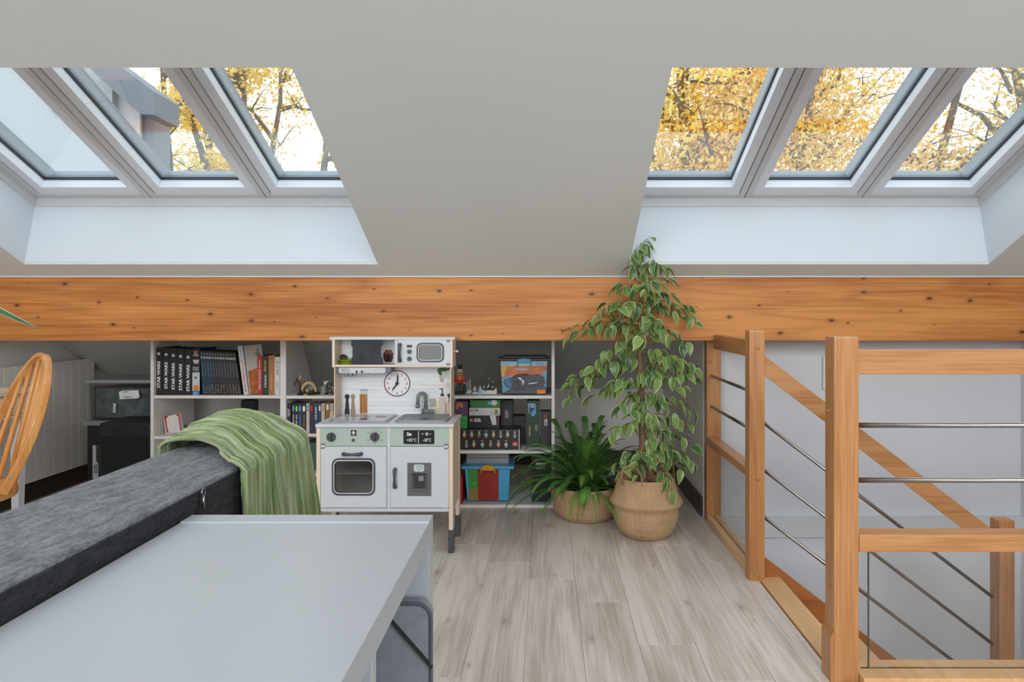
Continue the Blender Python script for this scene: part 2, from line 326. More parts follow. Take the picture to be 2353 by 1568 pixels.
for gi, (xa, xb) in enumerate(OPEN):
    sh = MB(); t = .05
    # lower reveal, side reveals, upper reveal
    sh.hexa([(xa-t, Y0, hz(Y0)+.001), (xb+t, Y0, hz(Y0)+.001), (xb+t, SE[0], SE[1]), (xa-t, SE[0], SE[1])], [(xa-t, Y0+t, hz(Y0+t)+.001), (xb+t, Y0+t, hz(Y0+t)+.001), (xb+t, SE[0]+t, SE[1]), (xa-t, SE[0]+t, SE[1])])
    for x, d in ((xa, -t), (xb, t)):
        sh.prism([(x, Y0, hz(Y0)+.001), (x, SE[0], SE[1]), (x, YT, wz(YT)), (x, Y1, hz(Y1)+.001)], (d, 0, 0))
    sh.hexa([(xa-t, Y1, hz(Y1)+.001), (xb+t, Y1, hz(Y1)+.001), (xb+t, YT, wz(YT)), (xa-t, YT, wz(YT))], [(xa-t, Y1-t, hz(Y1-t)+.001), (xb+t, Y1-t, hz(Y1-t)+.001), (xb+t, YT-t, wz(YT)), (xa-t, YT-t, wz(YT))])
    tag(sh.build('wall_reveal_'+('left', 'right')[gi], SHAFT), kind='structure')
    # white lining strip round the top of the reveal
    ls = MB(); 
    a = lambda x, y, k: Vector((x, y, 0))
    lo = Vector((0, SE[0], SE[1]))-(Vector((0, SE[0]-Y0, SE[1]-hz(Y0))).normalized())*.045
    ls.hexa([(xa, lo.y-.006, lo.z), (xb, lo.y-.006, lo.z), (xb, SE[0]-.006, SE[1]), (xa, SE[0]-.006, SE[1])], [(xa, lo.y+.002, lo.z), (xb, lo.y+.002, lo.z), (xb, SE[0]+.002, SE[1]), (xa, SE[0]+.002, SE[1])])
    for x, s_ in ((xa, 1), (xb, -1)):
        ls.prism([(x, SE[0], SE[1]), (x, YT, wz(YT)), (x, YT, wz(YT)-.045), (x, lo.y, lo.z)], (s_*.008, 0, 0))
    tag(ls.build('trim_%d' % (2+gi), FRAMEG), kind='structure')
    pitch = (xb-xa)/3
    for k in range(3):
        wi += 1; u0 = xa+k*pitch; u1 = u0+pitch
        w = thing('window_%d' % wi, W((u0+u1)/2, 0, 0), None, None, kind='structure')
        def ringbox(i0, i1, b0, b1, name, m, par=w, bev=.003):
            mb = MB()   # i0 outer inset, i1 inner inset
            for (p, q, r_, s_) in ((u0+i0, u0+i1, i0, LEN-i0), (u1-i1, u1-i0, i0, LEN-i0), (u0+i1, u1-i1, i0, i1+.005), (u0+i1, u1-i1, LEN-i1, LEN-i0)):
                mb.hexa([W(p, r_, b0), W(q, r_, b0), W(q, s_, b0), W(p, s_, b0)], [W(p, r_, b1), W(q, r_, b1), W(q, s_, b1), W(p, s_, b1)])
            return mb.build(name, m, par, bevel=bev)
        ringbox(.0025, .030, -.002, .11, 'frame', FRAMEG)
        sa = ringbox(.033, .078, .006, .055, 'sash', FRAMEW)
        ringbox(.0765, .083, .050, .064, 'gasket', GASKET, sa, 0)
        cm_ = MB()
        for (p_, q_, r_, s_) in ((u0+.020, u0+.078, .0, LEN-.02), (u1-.078, u1-.020, .0, LEN-.02), (u0+.078, u1-.078, .0, .040), (u0+.078, u1-.078, LEN-.078, LEN-.02)):
            cm_.hexa([W(p_, r_, .066), W(q_, r_, .066), W(q_, s_, .066), W(p_, s_, .066)], [W(p_, r_, .135), W(q_, r_, .135), W(q_, s_, .135), W(p_, s_, .135)])
        cm_.build('cladding', CLAD, w, bevel=.003)
        MB().hexa([W(u0+.074, .074, .056), W(u1-.074, .074, .056), W(u1-.074, LEN-.074, .056), W(u0+.074, LEN-.074, .056)],
                  [W(u0+.074, .074, .063), W(u1-.074, .074, .063), W(u1-.074, LEN-.074, .063), W(u0+.074, LEN-.074, .063)]).build('pane', GLASS, w)
    MB_ = MB().tube([(xa+.008, 3.385, 1.672), (xa+.012, 3.385, 1.672)], .006, 8)
# outer roof skin around the windows (keeps light out of the gap)
rf = MB()
def rq(x0, x1, ya, yb):
    a = [(x0, ya, wz(ya)-.02), (x1, ya, wz(ya)-.02), (x1, yb, wz(yb)-.02), (x0, yb, wz(yb)-.02)]; rf.hexa(a, [(p[0], p[1], p[2]+.06) for p in a])
rq(XL-.1, XR+.2, 5.3, SE[0]); rq(XL-.1, XR+.2, YT, .2); rq(XL-.1, OPEN[0][0], SE[0], YT); rq(OPEN[0][1], OPEN[1][0], SE[0], YT); rq(OPEN[1][1], XR+.2, SE[0], YT)
tag(rf.build('roof_slates', CLAD), kind='structure')
# baseboards
tag(MB().box(XL, XL+.014, 2.6, YB, 0, .10).build('baseboard_left', BASEB), kind='structure')
tag(MB().box(XL, .84, YB-.014, YB, 0, .10).build('baseboard_back', BASEB), kind='structure')
tag(MB().box(.826, .84, 3.655, YB-.014, 0, .10).build('baseboard_right', BASEB), kind='structure')
# beam
bt = thing('roof_beam', (-.23, 3.52, .951), 'long varnished knotty pine beam running across under the sloping ceiling', 'beam')
MB().box(XL, XR, 3.42, 3.62, .951, 1.268).build('timber', BEAM, bt, bevel=.005)
tag(MB().box(XL, XR, 3.412, 3.42, 1.268, 1.276).build('trim_4', CEIL, bevel=.003), kind='structure')

# ================================================================ OUTSIDE
BARK = S('tree_bark', 120, 112, 104, .9, var=.3, scale=6)
def leafmat(name, c1, c2, c3):
    m, t, b = nt(name); g = N(t, 'ShaderNodeNewGeometry'); r = ramp(t, [(.0, c1), (.5, c2), (1, c3)])
    t.links.new(g.outputs['Random Per Island'], r.inputs[0]); t.links.new(r.outputs[0], b.inputs['Base Color']); b.inputs['Roughness'].default_value = .7
    b.inputs['Subsurface Weight'].default_value = 0
    tr = N(t, 'ShaderNodeBsdfTranslucent'); t.links.new(r.outputs[0], tr.inputs[0]); mx = N(t, 'ShaderNodeMixShader'); mx.inputs[0].default_value = .5
    o = t.nodes['Material Output']; t.links.new(b.outputs[0], mx.inputs[1]); t.links.new(tr.outputs[0], mx.inputs[2]); t.links.new(mx.outputs[0], o.inputs[0]); return m
LEAFY = leafmat('autumn_leaves', srgb(246, 204, 92), srgb(255, 228, 126), srgb(255, 242, 180))
def tree(base, H, spread, nleaf, label, seed, trunk_r=.16, lsize=.12, lean=0, fork=2, dens=.5, limbs=26, fill=0):
    rnd = random.Random(seed); t = thing('autumn_tree', base, label, 'tree', 'trees behind the skylights'); b = Vector(base); mb = MB(); tips = []
    for f in range(fork):
        d = Vector((rnd.uniform(-.16, .16)+lean, rnd.uniform(-.12, .12), 1)); pts = [b+Vector((0, 0, 0))]
        for i in range(1, 9): pts.append(b+d*(H*i/8)+Vector((rnd.uniform(-.15, .15), rnd.uniform(-.15, .15), 0)))
        mb.tube(pts, [trunk_r*(1-.1*i) for i in range(9)], 8)
        for k in range(limbs//fork):
            i = rnd.uniform(3, 7.8); p = pts[int(i)].lerp(pts[int(i)+1], i % 1); a = rnd.uniform(0, 2*pi); L = spread*rnd.uniform(.5, 1)*(1.15-i/16)
            dd = Vector((cos(a), sin(a)*.7, rnd.uniform(.1, .8))); q = [p]
            for s in range(1, 6): q.append(p+dd*(L*s/5)+Vector((rnd.uniform(-.12, .12), rnd.uniform(-.12, .12), rnd.uniform(-.1, .12)+.03*s)))
            mb.tube(q, [trunk_r*.35*(1-.17*s) for s in range(6)], 5); tips += q[1:]
            for s in range(1, 6):
                for _ in range(2):
                    e = q[s]+Vector((rnd.uniform(-1, 1), rnd.uniform(-1, 1), rnd.uniform(-.3, .9)))*L*.3; mb.tube([q[s], q[s].lerp(e, .5)+Vector((0, 0, .05)), e], [.022, .015, .007], 4); tips += [e, q[s].lerp(e, .6)]
    mb.build('trunk', BARK, t, smooth=True)
    lf = MB(); tips += [q_+Vector((rnd.gauss(0, 1), rnd.gauss(0, .8), rnd.gauss(0, 1)))*fill for q_ in tips for _ in range(2)] if fill else []
    for _ in range(nleaf):
        c = rnd.choice(tips)+Vector((rnd.gauss(0, dens), rnd.gauss(0, dens), rnd.gauss(0, dens*.8)))*.6; s = lsize*rnd.uniform(.5, 1.1)
        a = Vector((rnd.gauss(0, 1), rnd.gauss(0, 1), rnd.gauss(0, 1))).normalized(); e = a.orthogonal().normalized()
        lf.add([c-a*s*.5, c-e*s*.45, c+a*s*.5, c+e*s*.45, c+a*s*.1+e.cross(a)*s*.15], [(0, 1, 4), (1, 2, 4), (2, 3, 4), (3, 0, 4)])
    tag(lf.build('foliage', LEAFY, t, flipfix=False), kind='stuff')
GZ = -5.5
tree((3.6, 13.5, GZ), 13, 3.6, 42000, 'dense golden autumn tree filling the left pane of the right skylights', 3, .2, .115, 0, 3, .55, 60, .7)
tree((6.7, 14.5, GZ), 13, 3.4, 26000, 'golden autumn tree seen through the middle pane of the right skylights', 8, .2, .125, 0, 3, .5, 50, .5)
tree((10.2, 13.0, GZ), 12, 3.4, 7500, 'thinly leaved grey trunked tree behind the rightmost skylight', 21, .3, .095, .02, 3, .5, 42)
tree((-7.6, 15.0, GZ), 13, 2.8, 13000, 'thin yellow leaved tree beside the grey clad house in the middle left pane', 34, .17, .09, .0, 3, .4, 30)
tree((-5.0, 13.0, GZ), 12, 1.5, 15000, 'yellow tree with upright twin trunks behind the third skylight', 45, .17, .09, .0, 3, .4, 30)
tag(MB().box(-40, 40, 5.6, 60, GZ-.1, GZ).build('ground', S('garden_ground', 110, 110, 84, .9)), kind='structure')
hs = thing('neighbour_house', (-7, 9.5, GZ), 'pale rendered house with grey clad gable seen through the left skylights', 'house')
RENDER = S('pale_render', 186, 192, 196, .9); GREYCL = S('slate_grey_cladding', 128, 132, 142, .7, var=.08)
MB().box(-9.6, (353-CX)*9.2/F, 9.2, 9.6, GZ, 3.78).build('wall', GREYCL, hs)
g = MB(); g.pprism([(-300, 40), (258, 40), (258, 400), (330, 470), (-300, 470)], 9.0, .15); g.build('rendered_wall', RENDER, hs)
g = MB(); g.pprism([(200, 95), (353, 210), (353, 264), (322, 262), (240, 190), (200, 150)], 8.6, .6); g.build('gable_fascia', GREYCL, hs)
g = MB(); g.pprism([(262, 198), (322, 250), (322, 330), (262, 300)], 9.12, .05); g.build('window', S('house_trim', 226, 220, 222, .6), hs)

# ================================================================ STAIR RAILINGS
def newel(x0, x1, y0, y1, z0, z1, label, pegs, low=None):
    t = thing('newel_post', ((x0+x1)/2, (y0+y1)/2, z0), label, 'post', None)
    MB().box(x0, x1, y0, y1, z0, z1).build('shaft', RAILW['Z'], t, bevel=.006)
    for (px, py) in pegs:
        p = P(px, py, y0); MB().lathe((p.x, y0, p.z), [(.009, .002), (.009, -.004), (.006, -.006), (.0001, -.006)], 14, axis='Y').build('peg', RAILW['Z'], t, smooth=True)
    return t
n1 = newel(.827, .891, 2.78, 2.842, -.01, 1.021, 'varnished beech newel post at the far side of the stair entrance', [(1741, 799), (1741, 1100), (1741, 1323)])
n2 = newel(.852, .926, 2.02, 2.088, -.02, 1.024, 'tall varnished beech newel post nearest the camera beside the stair entrance', [])
MB().prism([(.852, 2.02, -.02), (.852, 2.02, .155), (.842, 2.02, .135), (.842, 2.02, -.02)], (0, .068, 0)).build('shoe', RAILW['Z'], n2)
for z in (.93, .80, .27): MB().lathe((.852, 2.054, z), [(.008, 0), (.008, .002)], 10).build('peg', RAILW['Z'], n2)
n3 = newel(1.845, 1.909, 2.78, 2.842, -1.2, .245, 'shorter beech newel post lower down the stairs behind the front railing', [])
n4 = newel(.838, .912, 3.56, 3.625, 0, .945, 'beech half post against the wall under the beam behind the ficus', [(1632, 832), (1634, 1145)])
# side landing railing
r1 = thing('landing_railing', (.86, 3.2, 0), 'side railing of the landing with steel rods and glass, behind the ficus basket', 'railing')
def bx(n, m, par, *a, bevel=.004): return MB().box(*a).build(n, m, par, bevel=bevel)
bx('handrail', RAILW['Y'], r1, .838, .883, 2.843, 3.418, .910, .981)
bx('mid_rail', RAILW['Y'], r1, .832, .888, 2.843, 3.558, .412, .447)
bx('bottom_rail', NOSE, r1, .838, .905, 2.843, 3.558, .001, .034)
MB().box(.868, .871, 2.85, 3.55, .0345, .036).build('groove', BLACK, r1)
for z in (.762, .602): MB().tube([(.862, 2.843, z), (.862, 3.56, z)], .0075, 12).build('rod', STEEL, r1, smooth=True)
MB().box(.867, .873, 2.85, 3.55, .035, .412).build('glass_panel', RGLASS, r1)
# front railing
r2 = thing('stair_railing', (1.7, 2.03, 0), 'front railing right of the tall newel with two steel rods and a glass panel', 'railing')
bx('handrail', RAILW['X'], r2, .927, 2.538, 2.03, 2.075, .911, .985)
bx('mid_rail', RAILW['X'], r2, .927, 2.538, 2.02, 2.085, .386, .437)
bx('bottom_rail', NOSE, r2, .927, 2.538, 1.99, 2.10, -.02, .028)
MB().box(.945, 2.53, 2.048, 2.052, .028, .0295).build('groove', BLACK, r2)
for z in (.757, .592): MB().tube([(.926, 2.05, z), (2.538, 2.05, z)], .0082, 12).build('rod', STEEL, r2, smooth=True)
MB().box(.968, 2.53, 2.047, 2.053, .03, .386).build('glass_panel', RGLASS, r2)
MB().box(.9665, .9685, 2.046, 2.054, .03, .386).build('glass_edge', S('glass_edge', 70, 90, 90, .2), r2)
# descending railing
r3 = thing('stair_handrail', (1.37, 2.81, -.5), 'sloping handrail with three steel rods descending between the two far newel posts', 'railing')
def pt(px, py, y=2.81): return P(px, py, y)
MB().hexa([pt(1757, 818, 2.79), pt(1757, 863, 2.79), pt(1757, 863, 2.83), pt(1757, 818, 2.83)], [pt(2275, 1213, 2.79), pt(2275, 1265, 2.79), pt(2275, 1265, 2.83), pt(2275, 1213, 2.83)]).build('handrail', RAILW['X'], r3, bevel=.004)
for y0 in (972, 1080, 1188):
    a, b = pt(1755, y0), pt(2280, y0+525*.762); MB().tube([a, b], .0075, 12).build('rod', STEEL, r3, smooth=True)
# stairs
st = thing('staircase', (1.5, 2.4, -2.0), 'wooden staircase descending to the right between the two railings', 'stairs')
bx('nosing', NOSE, st, .875, .965, 2.09, 2.845, -.03, .0015, bevel=.003)
MB().box(.95, .965, 2.09, 2.845, -.22, -.03).build('riser', RAILW['Y'], st)
def prw(pts, d, n, m): return MB().prism(pts, d).build(n, m, st)
for yy in (2.82, 2.06):
    prw([(.892, yy, .09 if yy > 2.5 else -.031), (2.53, yy, .06-1.6*.775), (2.53, yy, -.30-1.6*.775), (.892, yy, -.27)], (0, .03 if yy > 2.5 else -.03, 0), 'stringer', STRING)
for k in range(9):
    x0 = .95+.245*k; z = -.19*(k+1)
    if x0 < 2.5: MB().box(x0, min(x0+.285, 2.53), 2.06, 2.82, z-.03, z).build('tread', NOSE, st, bevel=.003)
# small white wall panel, on the stairwell wall
tp = thing('wall_panel', (1.57, 3.65, .70), 'white square cover panel on the stairwell wall half behind the tall newel', 'panel')
MB().pbox(1891, 818, 1972, 897, 3.64, .015).build('cover', S('panel_white', 215, 215, 217, .4), tp, bevel=.012)
MB().pbox(1897, 824, 1966, 891, 3.637, .004).build('hatch', S('panel_white', 215, 215, 217, .4), tp, bevel=.002)
cb = MB().tube([(.80, 3.66, .78), (.822, 3.72, .80), (.836, 3.80, .765), (.838, 3.9, .74)], .0025, 6).build('wall_cable', BLACK, smooth=True); tag(cb, 'thin black cable on the grey wall beside the half post', 'cable')

# ================================================================ BOOKCASE
bc = thing('bookcase', (-1.08, 4.0, 0), 'low white bookcase of three bays standing under the pine beam', 'shelf unit')
def PX(px, y): return (px-CX)*y/F
YS = 3.81; D = .42; HT = .951
ups = [(-2.208, -2.190), (-1.484, -1.468), (-1.468, -1.452), (-.728, -.712), (-.712, -.696), (.030, .047)]
for a, b in ups:
    z2 = .90
    MB().prism([(a, YS, 0), (a, YS, HT-.001), (a, 4.06, HT-.02), (a, YS+D+.02, .62), (a, YS+D+.02, 0)], (b-a, 0, 0)).build('upright', SHELFW, bc)
def shelfb(a, b, z1, th=.017, d=D): MB().box(a, b, YS+.004, YS+d, z1-th, z1).build('shelf_board', SHELFW, bc, bevel=.001, seg=1)
B1, B2, B3 = (-2.190, -1.484), (-1.452, -.728), (-.696, .030)
Z1A, Z1B, Z2A, Z2B, Z3A, Z3B = .628, .401, .627, .414, .627, .320
for (a, b), zs in ((B1, (Z1A, Z1B, .19, .017)), (B2, (Z2A, Z2B, .19, .017)), (B3, (Z3A, Z3B, .017))):
    for z in zs: shelfb(a, b, z)
HOLE = S('peg_hole', 60, 56, 52, .9)
for (a, b) in (B1, B2):
    mb = MB()
    for y in (YS+.04, YS+D-.10):
        for k in range(24):
            z = .06+.032*k
            if z < .88: mb.lathe((a+.0002, y, z), [(.0022, 0)], 6)
    mb2 = MB()
    for y in (YS+.04, YS+D-.10):
        for k in range(24):
            z = .06+.036*k
            if z < (.88 if y < 4 else .7): mb2.add([(a+.0006, y+.0025*cos(t*pi/3), z+.0025*sin(t*pi/3)) for t in range(6)], [(0, 1, 2, 3, 4, 5)])
    tag(mb2.build('peg_hole', HOLE, bc), kind='stuff')
# ---- books
INK = S('white_ink', 232, 232, 230, .6); PAGES = S('book_pages', 216, 208, 192, .9, var=.1, scale=200); YEL = S('yellow_ink', 226, 168, 40, .6); RED = S('red_ink', 190, 48, 42, .6); DARK = S('dark_ink', 40, 38, 40, .6)
BLU = S('blue_ink', 96, 160, 206, .6); GRN = S('green_ink', 140, 214, 84, .6); ORG = S('orange_ink', 220, 130, 40, .6); TAN = S('tan_ink', 178, 128, 70, .6); NAV = S('navy_ink', 40, 64, 112, .6)
BK = 3.835
def book(xa, xb, z0, z1, depth, col, label, group, tilt=0, y=BK, base=None):
    """book standing on a shelf, spine to the front; col = cover material"""
    h = z1-z0; t = xb-xa; b = thing('book', ((xa if tilt <= 0 else xb), y, z0), label, 'book', group, rot=(0, radians(tilt), 0))
    mb = MB(); c = min(.0025, t*.15)
    mb.box(xa, xb, y, y+.003, z0, z1).box(xa, xa+c, y+.003, y+depth, z0, z1).box(xb-c, xb, y+.003, y+depth, z0, z1)
    mb.build('cover', col, b); MB().box(xa+c, xb-c, y+.003, y+depth-.004, z0+.003, z1-.003).build('pages', PAGES, b)
    return b
def spine(b, s, x, z, w, h, m, y=BK, vert=True, name='lettering', bold=0):
    return text(s, (x, y, z), Z_ if vert else X_, NX if vert else Z_, h if vert else w, w if vert else h, m, b, name, bold)
BKC = S('black_cover', 34, 36, 38, .5, var=.2)
xs = [(356.5, 373), (374, 389.5), (390, 406.5), (407, 423), (424, 440.5)]
top = Z1A
for i, (a, b_) in enumerate(xs):
    a, b_ = PX(a, BK), PX(b_, BK); z1 = top+.268-.003*i
    b = book(a, b_, top, z1, .19, BKC, 'thick black comic omnibus with a white circled %s at the top of its spine' % ('one', 'two', 'three', 'four', 'five')[i], 'black omnibus volumes')
    cx = (a+b_)/2; zc = z1-.036-.002*i
    mb = MB(); mb.add([(cx+.0085*cos(2*pi*t/16), BK-.0008, zc+.0085*sin(2*pi*t/16)) for t in range(16)], [tuple(range(16))]); mb.build('number_disc', INK, b)
    spine(b, str(i+1), cx, zc, .002 if i == 0 else .006, .010, DARK, BK-.0012, False)
    spine(b, 'STAR WARS', cx, z1-.153-.002*i, .0175, .150, INK, bold=.035)
b = book(PX(441.5, BK), PX(459.5, BK), top, top+.262, .19, BKC, 'white and blue toy reference book with a black top and small red square', 'tall books')
cx = PX(450.5, BK); f = .0205
mb = MB(); mb.rect(442, 856, 459, 899, BK, 0, .001).rect(442, 898, 459, 911, BK, 1, .0012).disc(450.5, 892, 6.5, BK, 2, .0016).rect(446, 806, 454, 812, BK, 3, .001).disc(450, 868, 3, BK, 1, .0016)
mb.pprism([(442.5, 827), (458, 827), (455, 836), (446, 836)], BK-.0008, .0005, 4)
mb.build('spine_print', [S('pale_print', 196, 196, 198, .6), S('blue_print', 36, 112, 170, .6), ORG, RED, S('cream_print', 200, 196, 176, .6)], b)
ptext('LEGO', 450, 809, 7, 3.5, BK, INK, b, lift=.0016); ptext('STAR\nWARS', 450, 816, 13, 6, BK, INK, b, bold=.02); ptext('DICTIONARY\nOF VEHICLES', 450, 848, 14, 9, BK, INK, b); ptext('LEGO', 450, 904, 9, 6, BK, INK, b, lift=.002)
thin = S('navy_cover', 40, 58, 78, .4, var=.15); thin2 = S('charcoal_cover', 42, 46, 48, .4, var=.2)
W13 = [(459.5, 640/5.115*1+0)]; tops = [458.8+i*6.45 for i in range(14)]
for i in range(13):
    tl = -3.2-.42*i; xb0 = 465.5+i*6.9; a = PX(xb0, BK); b_ = PX(xb0+6.4, BK)
    b = book(a, b_, top, top+.247-.0006*i, .17, thin if i < 4 else thin2, 'slim %s comic album, %s from the left of the thin leaning numbered ones' % ('navy' if i < 4 else 'charcoal', ['first', 'second', 'third', 'fourth', 'fifth', 'sixth', 'seventh', 'eighth', 'ninth', 'tenth', 'eleventh', 'twelfth', 'last'][i]), 'slim numbered albums', tilt=tl)
    cx = (a+b_)/2; zt = top+.247-.0006*i
    spine(b, str(i+1), cx, zt-.016, .0018 if i == 0 else .006, .008, INK if i < 11 else YEL, BK, False)
    spine(b, ('ST', 'AR', 'WA', 'RS')[i % 4], cx, zt-.036, .0135, .013, INK, BK, False, bold=.015)
    spine(b, ('La menace', 'Attaque des clones', 'La revanche', 'Un nouvel espoir')[i % 4], cx, zt-.10, .006, .08, S('grey_ink', 150, 156, 160, .6))
    p = MB(); rr = random.Random(i); 
    for k in range(7):
        x_, z_ = cx+rr.uniform(-.004, .004), top+.012+.007*k+rr.uniform(-.002, .002); s_ = rr.uniform(.0015, .0035)
        p.add([(x_-s_, BK-.0007, z_), (x_, BK-.0007, z_-s_*1.5), (x_+s_, BK-.0007, z_), (x_, BK-.0007, z_+s_*1.5)], [(0, 1, 2, 3)], k % 2)
    p.build('spine_print', [S('pale_print2', 170, 160, 146, .6), S('brown_print', 110, 84, 64, .6)], b)
WC = S('white_cover', 208, 206, 204, .5); 
b = book(PX(560.5, BK), PX(571.5, BK), top, top+.276, .2, WC, 'white comic with red lettering leaning left against the slim albums', 'tall books', tilt=-7.5)
cx = PX(566, BK); spine(b, 'LES GUERRES DE LUCAS', cx, top+.118, .012, .165, RED, bold=.01); spine(b, 'Hochet - Roche', cx, top+.235, .005, .045, DARK); spine(b, '||||||', cx, top+.025, .010, .016, DARK, vert=False)
# wide board-book style album turned cover to the front
mg = thing('book', (PX(573, BK), BK, top+.002), 'large grey and orange album leaning with its cover facing out', 'book', 'tall books', rot=(0, radians(-6.5), 0))
x0 = PX(575.5, BK); wd = .090
MB().box(x0, x0+wd, BK+.004, BK+.016, top+.002, top+.277).build('cover', S('grey_album', 172, 164, 158, .5), mg)
MB().box(x0-.005, x0, BK+.002, BK+.018, top+.002, top+.277).build('spine', S('spine_white', 196, 190, 184, .5), mg)
pm = MB(); zb = top+.003
pm.prism([(x0, BK+.0035, zb), (x0+.088, BK+.0035, zb), (x0+.088, BK+.0035, zb+.13), (x0+.055, BK+.0035, zb+.145), (x0, BK+.0035, zb+.13)], (0, .0004, 0), 0)
pm.build('printed_artwork', [S('burnt_orange', 168, 92, 30, .5, var=.35, scale=40)], mg)
text('LES\nGUERRES\nDE\nLUCAS', (x0+.066, BK+.003, zb+.21), X_, Z_, .030, .075, S('grey_print', 70, 68, 78, .6), mg, bold=.02)
spec = [(591.5, 602, .222, S('red_cover', 178, 52, 50, .4), 'red paperback with white title on its spine', "L'ERREUR EST UNE SCIENCE", INK, .085, .115, 'Stephane Debout', INK, .045),
        (602.3, 616.5, .219, S('green_black_cover', 50, 56, 50, .4), 'dark green paperback with yellow and white spine lettering', 'La Valse des ames', INK, .078, .072, 'BERNARD WERBER', YEL, .062),
        (617.2, 630.5, .222, S('tan_cover', 172, 116, 70, .4), 'tan brown paperback standing between dark green and white ones', 'Le Temps des chimeres', S('pale_tan_ink', 214, 176, 130, .6), .075, .085, 'BERNARD WERBER', TAN, .06),
        (631, 643, .214, S('cream_cover', 214, 210, 206, .4), 'thick white paperback with brown lettering, rightmost in the first bay', 'LUX', TAN, .055, .04, 'MAXIME CHATTAM', TAN, .075)]
for (pa, pb, h, m_, lab, t1, m1, zc, l1, t2, m2, l2) in spec:
    a, b_ = PX(pa, BK), PX(pb, BK); b = book(a, b_, top, top+h, .15, m_, lab, 'paperbacks'); cx = (a+b_)/2
    spine(b, t1, cx, top+zc, (b_-a)*.42, l1, m1, bold=.01); spine(b, t2, cx, top+h-.025-l2/2, (b_-a)*.38, l2, m2, bold=.01)
# second bay, lower row
BY = 3.832
row = [(658.0, 669.0, 926.5, S('bk_a', 42, 42, 44, .4), 'LA PROCHAINE\nREBELLION', INK, 'black paperback with white capitals, first on the left in the lower row', None),
       (671.0, 677.5, 928, S('bk_b', 46, 50, 58, .4), 'PHENIX', INK, 'black paperback with a pale blue top in the lower row', BLU),
       (678.0, 685.0, 929, S('bk_c', 24, 26, 26, .4), 'DERNIER ORDRE', INK, 'narrow black paperback with a green badge on the spine', GRN),
       (685.5, 693.0, 929, S('bk_d', 42, 60, 92, .4), 'ALLIANCE', BLU, 'blue and orange paperback with a light blue badge', BLU),
       (693.5, 703.5, 929, S('bk_e', 34, 34, 36, .4), 'DARK PLAGUEIS', TAN, 'wide black paperback with white logo block on the spine', INK),
       (704.0, 711.0, 928, S('bk_f', 196, 192, 190, .4), '', INK, 'white paperback with a slim navy badge in the lower row', NAV),
       (711.5, 720.5, 928.5, S('bk_g', 66, 46, 50, .5, var=.4), '', INK, 'dark red and blue paperback between the white and blue ones', RED),
       (721.5, 730.5, 928, S('bk_h', 52, 74, 104, .4), 'STAR WARS', INK, 'steel blue paperback with white vertical lettering', None),
       (731.5, 738.0, 928, S('bk_i', 44, 66, 112, .4), '', INK, 'royal blue paperback with a white badge', INK),
       (738.5, 746.5, 928, S('bk_j', 206, 192, 168, .4), '', TAN, 'cream paperback with a tan badge next to the royal blue one', TAN),
       (748.0, 757.0, 926, S('bk_k', 152, 108, 48, .4), '', INK, 'brown gold paperback with a white badge', INK),
       (757.8, 766.0, 928, S('bk_l', 206, 194, 176, .4), '', TAN, 'cream paperback with a tan badge beside the play kitchen', TAN)]
for i, (pa, pb, py, m_, t1, m1, lab, badge) in enumerate(row):
    a, b_ = PX(pa, BY), PX(pb, BY); z1 = CAMH-(py-CY)*BY/F; b = book(a, b_, Z2B, z1, .13, m_, lab, 'paperbacks in the lower row', y=BY); cx = (a+b_)/2
    w_ = (b_-a)
    if t1: spine(b, t1, cx, z1-(.075 if badge is not None or i in (0, 7) else .05) - (.02 if badge is not None else -.02), w_*.5, .07 if i else .05, m1, BY, bold=.01)
    if badge is not None:
        mb = MB(); zc = z1-.026
        mb.add([(cx+w_*.32*cos(t), BY-.0008, zc+.016*max(-1, min(1, 1.3*sin(t)))) for t in [2*pi*k/16 for k in range(16)]], [tuple(range(16))])
        if i in (5, 9, 11): mb.add([(cx+w_*.18*cos(t), BY-.0013, zc+.011*max(-1, min(1, 1.3*sin(t)))) for t in [2*pi*k/16 for k in range(16)]], [tuple(range(16))], 1)
        mb.build('badge', [badge, WC], b)
# toy set: tan arch on a round base
def studs(mb, x0, x1, y, z, n, r=.002, m=0):
    for i in range(n): mb.lathe((x0+(x1-x0)*(i+.5)/n, y, z), [(r, 0), (r, .0016), (.0001, .0016)], 8, m)
TANB = S('tan_brick', 206, 178, 126, .35); DGB = S('dark_green_brick', 44, 52, 34, .4, var=.3); BRB = S('brown_brick', 70, 44, 32, .4); GRB = S('grey_brick', 140, 142, 136, .4); LGB = S('light_brick', 210, 208, 200, .35)
ty = 3.88
a = thing('toy_hut', P(709, 908, ty), 'brick built toy hut with a tan arch and gnarled brown tree on the top shelf', 'toy', 'brick built toys')
c = P(709, 906, ty); z0 = Z2A
mb = MB().lathe((c.x, ty, z0), [(.062, 0), (.062, .008), (.056, .012), (.0001, .012)], 24, 0)
for k in range(14):
    t = k*.9; mb.box(c.x+.045*cos(t)-.006, c.x+.045*cos(t)+.006, ty+.045*sin(t)-.006, ty+.045*sin(t)+.006, z0+.01, z0+.02+.004*(k % 3))
mb.build('base', DGB, a, bevel=.001, seg=1)
ac = P(711, 897, ty)
for k in range(11):
    t0 = pi*k/11+.02; t1 = pi*(k+1)/11-.02; r0, r1 = .034, .046
    MB().prism([(ac.x+r0*cos(t0), ty-.012, z0+.014+1.3*r0*sin(t0)), (ac.x+r1*cos(t0), ty-.012, z0+.014+1.3*r1*sin(t0)), (ac.x+r1*cos(t1), ty-.012, z0+.014+1.3*r1*sin(t1)), (ac.x+r0*cos(t1), ty-.012, z0+.014+1.3*r0*sin(t1))], (0, .03, 0)).build('arch_brick', TANB, a)
mb = MB(); 
